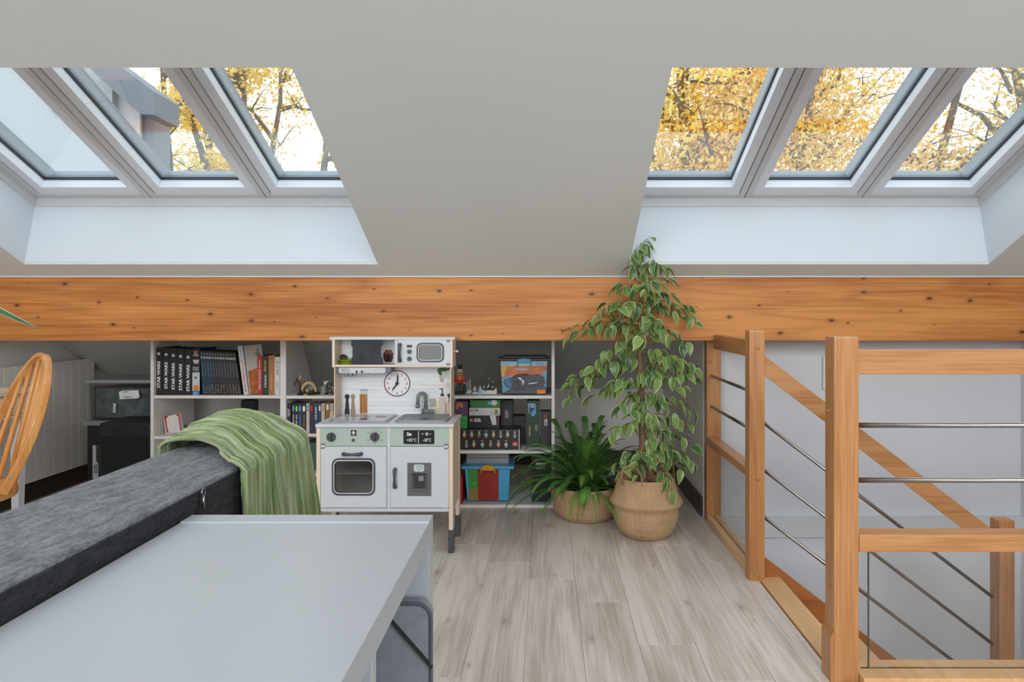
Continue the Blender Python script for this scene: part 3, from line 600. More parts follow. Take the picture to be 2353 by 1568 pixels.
for k in range(5): mb.box(ac.x-.03+.008*k, ac.x-.03+.008*(k+4), ty+.02, ty+.032, z0+.012+.008*k, z0+.02+.008*k)
mb.build('back_wall', GRB, a)
MB().tube([(c.x-.045, ty, z0+.01), (c.x-.048, ty, z0+.04), (c.x-.050, ty, z0+.06), (c.x-.062, ty, z0+.075), (c.x-.070, ty, z0+.09)], [.008, .006, .006, .006, .004], 8).build('tree_trunk', BRB, a, smooth=True)
MB().tube([(c.x-.062, ty, z0+.075), (c.x-.075, ty, z0+.07), (c.x-.08, ty, z0+.055), (c.x-.073, ty, z0+.045)], .0022, 6).build('vine', DGB, a)
MB().box(c.x-.012, c.x+.006, ty-.02, ty-.005, z0+.012, z0+.024).box(c.x-.009, c.x+.003, ty-.018, ty-.007, z0+.024, z0+.032).build('figure_seat', TANB, a, bevel=.001, seg=1)
MB().tube([(c.x-.052, ty, z0+.082), (c.x-.046, ty, z0+.094), (c.x-.046, ty, z0+.108)], [.005, .006, .004], 8).build('creature', S('pinkish_grey', 190, 164, 150, .5), a, smooth=True)
MB().box(c.x-.004, c.x+.012, ty-.062, ty-.058, z0+.002, z0+.008).build('plate_label', YEL, a)
a = thing('toy_tower', P(755, 908, ty), 'brick built grey and brown toy rock tower beside the play kitchen', 'toy', 'brick built toys')
c = P(757, 906, ty); rr = random.Random(3)
mb = MB()
for k in range(30): 
    x_ = c.x+rr.uniform(-.022, .026); z_ = z0+.006*rr.randint(0, 8); mb.box(x_-.006, x_+.006, ty-.02+rr.uniform(0, .02), ty+.02, z_, z_+.006, k % 2)
mb.build('rock', [BRB, GRB], a)
MB().box(c.x-.036, c.x-.022, ty-.01, ty+.01, z0, z0+.05).box(c.x-.045, c.x-.037, ty-.006, ty+.006, z0, z0+.045).build('pillar', GRB, a)
MB().box(c.x-.028, c.x-.014, ty-.008, ty+.008, z0+.055, z0+.07).box(c.x-.034, c.x-.008, ty-.010, ty+.010, z0+.07, z0+.074).build('roof', LGB, a)
MB().lathe((c.x-.010, ty, z0+.065), [(.004, 0), (.007, .004), (.007, .010), (.004, .014), (.0001, .0145)], 12).build('figure_head', S('pink_plastic', 206, 170, 164, .5), a, smooth=True)
# first bay, middle row
CR = S('cream_card', 222, 214, 206, .5); RC = S('red_card', 172, 34, 34, .45)
a = thing('picture_card', P(390, 990, 3.88), 'small red and white square picture tin leaning at the left of the middle shelf', 'tin')
MB().pprism([(375, 958), (411, 951), (420, 993), (381, 999)], 3.88, .025).build('body', CR, a, bevel=.001, seg=1)
mb = MB().flat([(377, 957.5), (411, 951.5), (418, 990), (384, 996)], 3.88, 0, .0006).flat([(382, 962), (388, 956), (404, 953), (410, 958), (414, 985), (414, 991), (388, 995), (384, 980)], 3.88, 1, .0012); mb.build('printed_artwork', [RC, CR], a)
a = thing('speaker', P(570, 1003, 3.95), 'black rounded upright device on the middle shelf behind the green throw', 'speaker')
MB().pbox(552, 919, 587, 1004, 3.93, .05).build('body', BLACK, a, bevel=.02, seg=3)
MB().pbox(556, 925, 583, 990, 3.926, .004).build('grille', S('black_cloth', 16, 22, 20, .9), a, bevel=.001)
def clutter(name, px, py, w, h, y, seed, label, cols):
    rr = random.Random(seed); a = thing(name, P(px, py, y), label, 'toy', 'small toys'); 
    for k in range(3):
        mb = MB()
        for _ in range(6):
            q = P(px+rr.uniform(-w/2, w/2), py-rr.uniform(0, h*.8), y); s = .004+rr.random()*.006; mb.box(q.x-s*1.4, q.x+s*1.4, y-.01, y+.012, q.z, q.z+s)
        mb.build(('body', 'detail', 'base')[k], cols[k], a, bevel=.0008, seg=1)
clutter('toy_vehicle', 430, 1003, 30, 30, 3.95, 5, 'small dark brick toy beside the red and white tin', (BLACK, GRB, DGB))
a = thing('toy_spacecraft', P(626, 1003, 3.9), 'grey saucer shaped toy craft on a stand at the right end of the middle shelf', 'toy', 'small toys')
sc_ = P(625, 955, 3.9); MB().lathe(tuple(sc_), [(.002, -.010), (.034, -.003), (.036, .001), (.030, .005), (.012, .009), (.0001, .010)], 28).build('hull', GRB, a, smooth=True)
MB().lathe((sc_.x+.022, sc_.y-.02, sc_.z+.002), [(.006, 0), (.006, .010), (.0001, .012)], 12).build('cockpit', BLACK, a)
MB().bar(sc_+Vector((-.03, -.02, .002)), sc_+Vector((-.048, -.03, .002)), .006, .004).bar(sc_+Vector((-.02, -.03, .002)), sc_+Vector((-.034, -.044, .002)), .006, .004).build('prongs', LGB, a)
MB().lathe((sc_.x, sc_.y, Z1B), [(.025, 0), (.025, .004), (.004, .006), (.003, sc_.z-Z1B-.009)], 16).build('stand', BLACK, a)
mb = MB().lathe((PX(612, 3.9), 3.9, Z1B), [(.02, 0), (.02, .03), (.024, .06), (.02, .10), (.0001, .105)], 20); o = mb.build('toy_droid', GRB, smooth=True); tag(o, 'grey rounded toy behind the crest of the green throw', 'toy', 'small toys')
# third bay: nutcracker, snow scene
ny = 3.88; a = thing('nutcracker_figure', P(1057, 910, ny), 'brick built nutcracker soldier in red coat and black hat', 'toy')
k = ny/F; cx = PX(1057, ny)
MB().box(cx-.024, cx+.024, ny-.02, ny+.02, Z3A, Z3A+.016).build('base', BLACK, a, bevel=.001, seg=1)
for s_ in (-1, 1): MB().box(cx+s_*.010-.008, cx+s_*.010+.008, ny-.010, ny+.010, Z3A+.016, Z3A+.062).build('leg', S('green_grey_brick', 62, 72, 60, .4), a, bevel=.001, seg=1)
MB().box(cx-.022, cx+.022, ny-.012, ny+.012, Z3A+.062, Z3A+.110).build('coat', S('red_brick', 164, 46, 30, .35), a, bevel=.003)
MB().box(cx-.003, cx+.003, ny-.014, ny-.012, Z3A+.082, Z3A+.104).build('shirt_front', LGB, a)
mb = MB(); 
for q in (-.013, .013):
    for zz in (.088, .1): mb.box(cx+q-.006, cx+q+.006, ny-.0135, ny-.012, Z3A+zz, Z3A+zz+.006)
mb.build('coat_trim', ORG, a)
for s_ in (-1, 1):
    MB().box(cx+s_*.026-.005, cx+s_*.026+.005, ny-.008, ny+.008, Z3A+.066, Z3A+.108).build('arm', S('red_brick', 164, 46, 30, .35), a, bevel=.002)
    MB().lathe((cx+s_*.026, ny, Z3A+.058), [(.0001, 0), (.004, .001), (.005, .005), (.004, .008)], 10).build('hand', LGB, a)
MB().box(cx-.015, cx+.015, ny-.013, ny+.013, Z3A+.110, Z3A+.142).build('head', S('skin_brick', 214, 178, 136, .4), a, bevel=.002)
mb = MB().box(cx-.014, cx+.014, ny-.0145, ny-.013, Z3A+.118, Z3A+.122).box(cx-.011, cx-.004, ny-.0145, ny-.013, Z3A+.134, Z3A+.136).box(cx+.004, cx+.011, ny-.0145, ny-.013, Z3A+.134, Z3A+.136).box(cx-.004, cx+.004, ny-.0145, ny-.013, Z3A+.122, Z3A+.125); mb.build('face_detail', BLACK, a)
MB().box(cx-.016, cx+.016, ny-.014, ny+.014, Z3A+.139, Z3A+.143).build('hair', LGB, a)
MB().lathe((cx, ny, Z3A+.143), [(.014, 0), (.014, .003), (.011, .004), (.012, .026), (.0001, .026)], 20).build('hat', BLACK, a)
MB().lathe((cx, ny, Z3A+.169), [(.0025, 0), (.0025, .005), (.0001, .006)], 8).build('plume', TANB, a)
a = thing('toy_tree', P(1068, 905, 3.9), 'small green toy fir beside the nutcracker', 'toy', 'brick built toys')
MB().lathe((PX(1068.5, 3.9), 3.9, Z3A), [(.004, 0), (.004, .01), (.013, .012), (.009, .03), (.011, .031), (.006, .05), (.0001, .062)], 8).build('branches', S('fir_green', 30, 80, 40, .5), a)
a = thing('toy_wings', P(1077, 905, 3.92), 'pale grey toy with two upright wings beside the nutcracker', 'toy', 'brick built toys')
for dx, h in ((0, .075), (.010, .088)):
    x_ = PX(1073, 3.92)+dx*1.6; MB().prism([(x_-.007, 3.92, Z3A+.015), (x_+.009, 3.92, Z3A+.015), (x_+.006, 3.92, Z3A+h*.8), (x_, 3.92, Z3A+h), (x_-.005, 3.92, Z3A+h*.8)], (0, .01, 0)).build('wing', S('silver_plastic', 150, 150, 148, .4), a, bevel=.002)
MB().box(PX(1071, 3.92), PX(1084, 3.92), 3.91, 3.94, Z3A, Z3A+.02).build('body', LGB, a, bevel=.002)
# snow village
sy = 3.87; a = thing('toy_snow_village', P(1114, 908, sy), 'brick built snowy village with small trees and snowman beside the car tub', 'toy', 'brick built toys')
x0, x1 = PX(1086.5, sy), PX(1142, sy)
MB().box(x0, x1, sy-.02, sy+.05, Z3A, Z3A+.003).build('base', S('teal_brick', 40, 90, 84, .4), a)
mb = MB(); nn = 12; hs_ = [.016, .018, .014, .022, .028, .026, .020, .026, .026, .024, .024, .034]
for i in range(nn): xa_ = x0+(x1-x0)*i/nn; mb.box(xa_, xa_+(x1-x0)/nn-.0003, sy-.018, sy+.045, Z3A+.003, Z3A+hs_[i])
mb.build('snow_bricks', LGB, a)
MB().lathe((PX(1104, sy), sy-.0185, Z3A+.008), [(.014, 0), (.014, -.002), (.0001, -.002)], 16, axis='Y').build('pond', S('ice_blue', 130, 190, 200, .3), a)
MB().box(PX(1090, sy), PX(1120, sy), sy, sy+.03, Z3A+.018, Z3A+.029).build('stream', S('sand_blue', 90, 130, 140, .4), a)
for px_, h_ in ((1124, .062), (1133, .045), (1121.5, .04)):
    x_ = PX(px_, sy); mb = MB(); z_ = Z3A+.026
    for q in range(4): r_ = .010-.002*q; mb.box(x_-r_, x_+r_, sy-r_, sy+r_, z_+h_*q/4.5, z_+h_*(q+.7)/4.5)
    mb.box(x_-.002, x_+.002, sy-.002, sy+.002, z_+h_*.8, z_+h_); mb.build('tiny_fir', [S('dark_fir', 40, 56, 36, .5)], a)
    mb = MB(); mb.box(x_-.005, x_+.001, sy-.0115, sy-.004, z_+h_*.3, z_+h_*.48).box(x_-.002, x_+.003, sy-.003, sy+.002, z_+h_, z_+h_+.004); mb.build('snow_cap', LGB, a)
for px_, m_ in ((1091, ORG), (1103.5, GRB), (1112, BLU)):
    x_ = PX(px_, sy); z_ = Z3A+.022
    MB().box(x_-.006, x_+.006, sy-.006, sy+.006, z_, z_+.016).build('tiny_body', {1091: LGB, 1103.5: LGB, 1112: BRB}[px_], a, bevel=.001, seg=1)
    MB().lathe((x_, sy, z_+.016), [(.004, 0), (.004, .006), (.0001, .007)], 10).build('tiny_head', LGB, a)
    MB().box(x_-.005, x_+.005, sy-.005, sy+.005, z_+.023, z_+.029).build('tiny_hat', m_, a, bevel=.001, seg=1)
# car tub
cy_ = 3.85; a = thing('storage_tub', P(1203, 907, cy_), 'storage tub printed with a dark sports car, black lid and blue clasp', 'storage box')
MB().hexa([P(1155, 907, cy_), P(1255, 907, cy_), P(1252, 902, cy_+.2), P(1158, 902, cy_+.2)], [P(1150, 829, cy_-.012), P(1257.5, 829, cy_-.012), P(1255, 826, cy_+.22), P(1153, 826, cy_+.22)]).build('body', BLACK, a, bevel=.003)
lb = P(1143, 829.5, cy_-.016); rb = P(1266, 824, cy_-.016)
MB().box(PX(1143, cy_-.016), PX(1262.8, cy_-.016), cy_-.022, cy_+.235, lb.z, lb.z+.011).box(PX(1154, cy_), PX(1256, cy_), cy_+.02, cy_+.19, lb.z+.011, lb.z+.021).build('lid', S('lid_black', 30, 26, 26, .35), a, bevel=.003)
ap = MB()
def AF(pts, m, l): ap.flat([(1030+x*.12757, 770+y*.12757) for x, y in pts], cy_-.012, m, l)
AF([(945, 475), (1780, 475), (1780, 560), (945, 575)], 0, .001); AF([(945, 560), (1780, 555), (1772, 780), (960, 790)], 1, .0014); AF([(945, 565), (1060, 565), (1010, 760), (960, 770)], 2, .0018)
AF([(1700, 660), (1776, 640), (1765, 950), (1690, 900)], 3, .0018); AF([(960, 760), (1150, 740), (1180, 930), (980, 1050)], 3, .0018)
AF([(975, 1055), (965, 940), (1770, 900), (1762, 1060)], 4, .0016)
AF([(990, 860), (1010, 800), (1130, 770), (1220, 710), (1400, 690), (1500, 720), (1620, 700), (1720, 750), (1750, 860), (1720, 920), (1560, 960), (1300, 1010), (1180, 1000), (1040, 930)], 5, .0024)
AF([(1140, 770), (1220, 710), (1390, 695), (1450, 735), (1300, 750), (1180, 780)], 6, .003)
AF([(1010, 810), (1110, 790), (1150, 900), (1130, 950), (1040, 900)], 7, .0032); AF([(1290, 760), (1370, 840), (1340, 915), (1330, 830), (1250, 770)], 8, .0036)
AF([(1450, 870), (1620, 850), (1590, 868), (1445, 890)], 8, .0036); AF([(1600, 990), (1750, 985), (1748, 1058), (1600, 1060)], 9, .0038); AF([(1180, 610), (1450, 605), (1450, 632), (1285, 635)], 0, .002)
ap.disc(1030+1230*.12757, 770+915*.12757, 7.2, cy_-.012, 6, .0040, ry=12); ap.disc(1030+1222*.12757, 770+915*.12757, 4.6, cy_-.012, 5, .0046, ry=9)
ap.build('printed_artwork', [S('art_sky', 150, 184, 196, .4), S('art_orange', 190, 100, 50, .4, var=.3), S('art_sand', 204, 160, 80, .4), S('art_blue', 90, 150, 180, .4, var=.2), S('art_ground', 74, 76, 80, .4), S('art_car', 62, 64, 70, .35, var=.3), S('art_black', 34, 32, 36, .4), S('art_bluecar', 76, 104, 150, .4), S('art_white', 214, 216, 218, .4), S('art_tag', 222, 128, 34, .4)], a)
ptext('BUILD&PLAY', 1030+1115*.12757, 770+617*.12757, 20, 4, cy_-.0125, YEL, a, lift=.003); ptext('CARBON', 1030+1650*.12757, 770+510*.12757, 19, 5, cy_-.0125, BLU, a, lift=.003, bold=.02)
ptext('RACERS', 1030+1650*.12757, 770+545*.12757, 17, 3.5, cy_-.0125, BLU, a, lift=.003); ptext('SPEED RUN', 1030+1640*.12757, 770+608*.12757, 18, 4, cy_-.0125, YEL, a, lift=.003)
mb = MB(); T = lambda x, y: (1030+x*.12757, 770+y*.12757)
mb.pprism([T(1240, 500), T(1262, 435), T(1330, 424), (1030+1400*.12757, 770+423*.12757), T(1475, 435), T(1497, 500)], cy_-.034, .010); mb.pprism([T(1240, 500), T(1252, 500), T(1252, 580), T(1240, 580)], cy_-.030, .006).pprism([T(1485, 500), T(1497, 500), T(1497, 580), T(1485, 580)], cy_-.030, .006); mb.build('clasp', S('clasp_blue', 60, 150, 186, .35), a, bevel=.001, seg=1)
# boxes on the lower shelf of third bay
def carton(name, px0, py0, px1, py1, y, d, m, label, group='toy boxes', z0=None):
    A_, B_ = P(px0, py1, y), P(px1, py0, y); zz = A_.z if z0 is None else z0
    a = thing(name, ((A_.x+B_.x)/2, y+d/2, zz), label, 'box', group); MB().box(A_.x, B_.x, y, y+d, zz, B_.z).build('carton', m, a, bevel=.0008, seg=1)
    return a
LB = S('toy_logo_red', 176, 52, 36, .4)
def logo(a, px, py, s, y): MB().rect(px-s/2, py-s/2, px+s/2, py+s/2, y, 0, .0008).build('logo', LB, a); ptext('LEGO', px, py, s*.8, s*.35, y, INK, a, lift=.0016, bold=.02)
by = 3.86; KX, KY = 1040, 905; q = .08293
figbox = carton('carton_box', 1058, 987, 1195.5, 1033.5, 3.845, .16, S('box_black', 34, 33, 34, .4), 'long black box printed with two rows of toy figures', z0=Z3B)
rr = random.Random(11); ap = MB(); cols = [S('fig_tan', 206, 172, 128, .5), S('fig_white', 198, 198, 196, .5), S('fig_orange', 196, 130, 64, .5), S('fig_cyan', 140, 200, 210, .5), S('fig_grey', 120, 118, 116, .5)]
row1 = [(1067, 0), (1084, 0), (1101, 2), (1117, 3), (1134, 0), (1150.5, 4), (1166.5, 0), (1183, 4)]; row2 = [(1072, 4), (1089, 0), (1108.5, 1), (1127.5, 2), (1145.5, 0), (1163, 1)]
for r_, yy in ((row1, 998.5), (row2, 1021)):
    for px_, c_ in r_:
        ap.rect(px_-3.6, yy-8.4, px_+3.6, yy-7.4, 3.845, 0, .0008); ap.disc(px_, yy-4.2, 2.1, 3.845, (c_+1) % 5, .0010, 10)
        ap.flat([(px_-3, yy-2), (px_+3, yy-2), (px_+4.2, yy+3), (px_+2.4, yy+3.2), (px_-2.4, yy+3.2), (px_-4.2, yy+3)], 3.845, c_, .0012)
        ap.rect(px_-2.4, yy+3.6, px_-.3, yy+7.5, 3.845, (c_+2) % 5, .0012); ap.rect(px_+.3, yy+3.6, px_+2.4, yy+7.5, 3.845, (c_+2) % 5, .0012)
ap.build('printed_figures', cols, figbox)['kind'] = 'stuff'; logo(figbox, 1183.7, 1021, 11.5, 3.845)
MB().pbox(1192, 987, 1194, 1033.5, 3.8445, .001).build('edge_strip', cols[1], figbox)
zt = CAMH-(987-CY)*3.845/F
b1 = carton('carton_box', 1076.5, 955, 1148, 982, 3.89, .12, S('box_black2', 26, 24, 24, .4), 'black box with white space saga logo lying on the long figure box', z0=zt)
logo(b1, 1083, 966, 7, 3.89); ptext('STAR\nWARS', 1097, 966, 17, 8, 3.89, INK, b1, bold=.03); MB().flat([(1125, 955), (1139, 955), (1141, 977), (1131, 977)], 3.89, 0, .0008).flat([(1141, 957), (1147, 957), (1146, 978), (1142, 978)], 3.89, 1, .001).build('printed_artwork', [cols[1], BRB], b1)
b2z = CAMH-(955-CY)*3.89/F
b2 = carton('carton_box', 1078, 938, 1148.5, 955, 3.885, .12, S('box_white', 196, 194, 194, .4), 'flat white box with red square logo in the middle of the stack', z0=b2z)
logo(b2, 1083.5, 943.3, 5, 3.885); ptext('STAR\nWARS', 1093.5, 943, 12, 5.6, 3.885, DARK, b2, bold=.03); MB().rect(1135, 939.5, 1145, 949, 3.885, 0, .0008).flat([(1137, 948), (1140, 941), (1144, 948)], 3.885, 1, .0014).rect(1136, 950, 1146, 952, 3.885, 2, .0014).build('printed_artwork', [YEL, NAV, DARK], b2)
MB().ring(1129, 948, 2.2, 2.8, 3.885, 0, .0008, 16).disc(1088.5, 950.5, 1.4, 3.885, 1, .001).build('printed_symbols', [cols[4], S('sym_green', 50, 110, 60, .5)], b2)
b3z = CAMH-(938-CY)*3.885/F
b3 = carton('carton_box', 1080, 919.5, 1149.5, 938, 3.885, .12, S('box_green', 50, 110, 40, .4, var=.35, scale=80), 'bright green box on top of the stack under the shelf', z0=b3z)
MB().flat([(1121, 924), (1129, 923), (1129, 930), (1120, 930)], 3.885, 0, .0008).flat([(1129, 919.8), (1140, 920), (1143, 927), (1137, 932), (1130, 930)], 3.885, 1, .001).build('printed_artwork', [BLU, S('fig_white', 0, 0, 0)], b3)
b4 = carton('carton_box', 1058.5, 955, 1074, 987, 3.87, .12, S('box_bright_green', 44, 150, 60, .4), 'narrow bright green box standing beside the play kitchen', z0=zt)
b5 = carton('carton_box', 1044, 923, 1074.5, 954, 3.86, .12, S('box_purple', 96, 62, 98, .4, var=.25), 'purple box with orange artwork at the left of the stack', z0=CAMH-(954.6-CY)*3.86/F)
MB().flat([(1049, 925), (1061, 926), (1064, 931), (1061, 939), (1055, 932), (1051, 943), (1048, 938)], 3.86, 0, .001).build('printed_artwork', [S('art_amber', 186, 116, 48, .5, var=.3)], b5)
b6 = carton('carton_box', 1151, 920, 1178, 985, 3.97, .10, S('box_charcoal', 32, 32, 32, .5, var=.2), 'dark box with a pale tower picture at the back of the shelf', z0=Z3B)
MB().flat([(1160, 961), (1160, 946), (1163.5, 940), (1167, 946), (1169, 948), (1169, 961)], 3.97, 0, .001).build('printed_artwork', cols[4], b6)
b6b = carton('carton_box', 1178.5, 957, 1206, 1012, 3.99, .10, S('box_charcoal2', 28, 28, 30, .5, var=.2), 'squat black box behind the long figure box', z0=Z3B)
b7 = carton('carton_box', 1210, 921, 1239, 1017, 3.91, .07, S('box_deep_green', 34, 58, 38, .4, var=.3, scale=60), 'tall dark green box with a pixel styled figure', z0=Z3B)
MB().flat([(1213, 929), (1217, 927), (1229, 927), (1231, 929), (1231.5, 953), (1228, 953), (1228, 957), (1221, 957), (1221, 952), (1214, 948)], 3.91, 0, .0008).flat([(1217, 933), (1228, 933), (1226, 938), (1230, 941), (1225, 942), (1222, 950), (1216, 947), (1218, 941), (1215, 940), (1218, 937)], 3.91, 1, .0014).rect(1220, 932, 1226, 937, 3.91, 2, .002).rect(1216, 980, 1218, 1003, 3.91, 2, .001).rect(1229, 976, 1236, 991, 3.91, 3, .001).build('printed_artwork', [BLU, S('fig_dark', 60, 58, 52, .5), cols[0], S('moss', 96, 120, 92, .5)], b7)
b8 = carton('carton_box', 1241.5, 946, 1266, 1014, 3.90, .08, S('box_grey_black', 48, 46, 46, .4), 'black upright box with a white sideways logo next to the right upright', z0=Z3B)
MB().rect(1250.5, 953.5, 1257, 960, 3.90, 0, .0008).build('logo', LB, b8); ptext('STAR\nWARS', 1254, 971, 8, 17, 3.90, INK, b8, vert=True, bold=.03)
# bottom shelf: cartoon-free tub, red box, black box, trays
ty2 = 3.86; a = thing('storage_tub', P(1121, 1152, ty2), 'sky blue lidded tub with green and red panels and a yellow clasp', 'storage box')
MB().hexa([P(1074, 1151, ty2), P(1168, 1151, ty2), P(1166, 1140, ty2+.22), P(1076, 1140, ty2+.22)], [P(1067.5, 1075, ty2-.012), P(1172.5, 1075, ty2-.012), P(1170, 1070, ty2+.24), P(1070, 1070, ty2+.24)]).build('body', S('tub_blue', 86, 170, 206, .35), a, bevel=.004)
MB().box(PX(1060.5, ty2-.02), PX(1181, ty2-.02), ty2-.03, ty2+.25, P(0, 1076, ty2).z, P(0, 1070.5, ty2).z+.002).build('lid', S('tub_lid_blue', 74, 158, 196, .35), a, bevel=.005)
fz = lambda t: ty2-.0125+.0
ap = MB()
def TF(pts, m, l):
    k = len(ap.v)
    for x, y in pts:
        t = (1151-y)/76; Y = ty2-.012*t; ap.v.append(P(x, y, Y)-Vector((0, l, 0)))
    ap.f.append([k+i for i in range(len(pts))]); ap.m.append(m)
TF([(1075, 1078), (1097, 1078), (1099, 1124), (1077, 1124)], 0, .003); TF([(1097, 1078), (1146, 1078), (1146, 1150), (1099, 1150)], 1, .003)
TF([(1146, 1078), (1171, 1078), (1168, 1150), (1146, 1150)], 2, .003)
st_ = [(1089+5*(1 if i % 2 == 0 else .42)*sin(2*pi*i/10), 1111-5*(1 if i % 2 == 0 else .42)*cos(2*pi*i/10)) for i in range(10)]; TF(st_, 3, .0036)
TF([(1077, 1124), (1099, 1124), (1099, 1150), (1078, 1150)], 4, .0032)
ap.build('printed_panels', [S('tub_green', 62, 146, 58, .4), S('tub_red', 150, 44, 34, .4), S('tub_cyan', 74, 166, 206, .4), S('tub_star', 100, 176, 96, .4), S('tub_brown', 150, 120, 70, .4)], a)
MB().pprism([(1106, 1080), (1108.5, 1071.5), (1120, 1069.5), (1133, 1071.5), (1136, 1080)], ty2-.042, .010).pprism([(1102.5, 1088), (1104.5, 1080), (1137, 1080), (1138.5, 1088), (1136.5, 1088), (1135.5, 1082), (1106, 1082), (1104.5, 1088)], ty2-.038, .006).build('clasp', S('clasp_yellow', 214, 150, 30, .35), a)
zt = P(0, 1070.5, ty2).z+.002
for i in range(2):
    a = thing('tray_box', (PX(1120, 3.93), 3.97, zt+.032*i), ('lower' if i == 0 else 'upper')+' translucent grey tray box on top of the sky blue tub', 'tray', 'tray boxes')
    MB().box(PX(1072, 3.90), PX(1169, 3.90), 3.90, 4.06, zt+.032*i, zt+.032*i+.029).build('tray', S('tray_grey', 150, 152, 152, .35), a, bevel=.004)
    MB().box(PX(1071, 3.90), PX(1170, 3.90), 3.898, 4.062, zt+.032*i+.0285, zt+.032*i+.0315).build('rim', S('tray_rim', 120, 122, 122, .35), a)
a = carton('carton_box', 1044, 1095, 1063, 1159, 3.835, .2, S('box_red', 160, 24, 28, .4), 'dark red box on the bottom shelf behind the kitchen legs', z0=.017)
b9 = carton('carton_box', 1222, 1048, 1265, 1149, 3.87, .12, S('box_jet', 18, 18, 18, .5), 'tall jet black box with a small pale label behind the fern', z0=.017)
MB().rect(1231, 1064, 1253, 1078, 3.87, 0, .0008).build('pale_label', cols[1], b9)
# bay 2 bottom dark items behind blanket
a = carton('carton_box', 700, 1018, 727, 1090, 3.9, .15, S('box_teal_dark', 62, 92, 86, .5), 'grey green box on the low shelf just left of the play kitchen', z0=.19)
# left-side storage
a = thing('storage_box', (-2.55, 4.2, .45), 'clear plastic lidded box with a white label, stacked at the back left', 'storage box')
SB = glass('clear_plastic', (.80, .82, .84, 1), .10, .15)
yb = 4.12; MB().hexa([P(208, 965, yb), P(346, 965, yb), (PX(346, yb), yb+.3, P(0, 965, yb).z), (PX(208, yb), yb+.3, P(0, 965, yb).z)], [P(204, 880, yb-.01), P(352, 880, yb-.01), (PX(352, yb), yb+.31, P(0, 880, yb).z), (PX(204, yb), yb+.31, P(0, 880, yb).z)]).build('body', SB, a, bevel=.01)
MB().box(PX(201, yb), PX(354, yb), yb-.02, yb+.32, P(0, 880, yb).z, P(0, 873, yb).z).build('lid', S('lid_greyish', 150, 152, 154, .3), a, bevel=.004)
MB().pprism([(273, 901), (281, 898), (318, 897), (321, 913), (316, 916), (275, 918)], yb-.014, .002).build('label_sticker', INK, a); ptext('LEGO', 289, 901, 12, 4, yb-.015, DARK, a); ptext('10 BRICKS', 294, 913, 20, 3.5, yb-.015, DARK, a)
MB().pprism([(260, 927), (267, 928), (266, 949), (259, 948)], yb-.008, .002).build('strip_sticker', cols[1], a)
MB().box(PX(215, yb), PX(340, yb), yb+.02, yb+.28, P(0, 964, yb).z+.004, P(0, 893, yb).z).build('contents', S('mixed_contents', 100, 112, 112, .7, var=.5, scale=18), a, bevel=.01)
a = thing('storage_box', (-2.7, 4.2, 0), 'dark translucent box underneath the clear labelled box', 'storage box')
yb = 4.10; zt = P(0, 965, 4.12).z
MB().box(PX(200, yb), PX(252, yb), yb, yb+.3, 0, zt-.03).build('body', S('smoky_plastic', 44, 46, 52, .35), a, bevel=.006)
MB().box(PX(196, yb), PX(300, yb), yb-.03, yb+.32, zt-.028, zt-.001).build('lid', S('lid_greyish', 150, 152, 154, .3), a, bevel=.004)
MB().box(PX(252, yb), PX(300, yb), yb, yb+.3, 0, zt-.03).build('body_side', S('smoky_plastic', 44, 46, 52, .35), a)
yb = 3.98; b = carton('carton_box', 213, 1022, 248, 1100, yb, .08, S('box_brownish', 62, 54, 50, .5, var=.5, scale=30), 'brown and white printed box upright in front of the dark translucent box', 'floor boxes', z0=0)
MB().rect(213, 1024, 221, 1100, yb, 0, .0008).flat([(221, 1060), (226, 1066), (226, 1100), (213, 1100), (213, 1060)], yb, 0, .001).build('printed_band', cols[1], b); ptext('STAR\nWARS', 220, 1078, 9, 22, yb, DARK, b, vert=True, lift=.002, bold=.03)
CB = S('black_cabinet', 30, 30, 30, .6); a = thing('subwoofer', (-2.38, 3.9, 0), 'black square cabinet standing left of the bookcase', 'speaker')
MB().box(-2.505, -2.22, 3.83, 4.10, 0, .47).build('cabinet', CB, a, bevel=.005); MB().box(-2.49, -2.235, 3.822, 3.83, .01, .40).build('grille', S('black_cloth', 16, 22, 20, .9), a, bevel=.002)
MB().box(-2.47, -2.245, 3.826, 3.8295, .415, .455).build('control_strip', BLACK, a)

# ================================================================ TOY KITCHEN
ZF, ZU, ZK = 3.10, 3.26, 3.372
kt = thing('play_kitchen', (-.7354, 3.24, 0), 'white and sage toy kitchen on pale wooden legs in front of the bookcase', 'toy kitchen')
SAGE = S('sage_green', 174, 188, 177, .45, var=.02); xl, xr = -1.044, -.4235
for (x0, x1) in ((xl, xl+.0185), (xr-.0185, xr)):
    for (y0, y1) in ((ZF, ZF+.045), (ZK-.045, ZK)):
        leg = MB().box(x0, x1, y0, y1, .07, .572).build('leg', PALEW, kt, bevel=.0015, seg=1); MB().box(x0-.003, x1+.003, y0-.003, y1+.003, .001, .105).build('foot', DGREY, leg, bevel=.002)
for (x0, x1) in ((xl+.002, xl+.0165), (xr-.0165, xr-.002)): MB().box(x0, x1, ZF+.045, ZK-.045, .19, .572).build('side_panel', PALEW, kt)
cx0, cx1 = xl+.0187, xr-.0187
MB().box(cx0, cx1, ZF+.004, ZK-.004, .189, .203).build('bottom_panel', WHITE, kt, bevel=.001, seg=1)
dv0, dv1 = PX(889.3, ZF), PX(896.3, ZF); MB().box(dv0, dv1, ZF+.001, ZK-.004, .203, .573).build('divider', WHITE, kt, bevel=.001, seg=1)
MB().box(cx0, cx1, ZK-.012, ZK-.004, .2, .572).build('back_panel', S('cab_back', 190, 188, 186, .6), kt)
MB().box(PX(724.5, 3.085), PX(1042.3, 3.085), 3.085, ZK+.006, .574, .588).build('countertop', WHITE, kt, bevel=.0015, seg=2)
gz = P(0, 1025.5, ZF).z
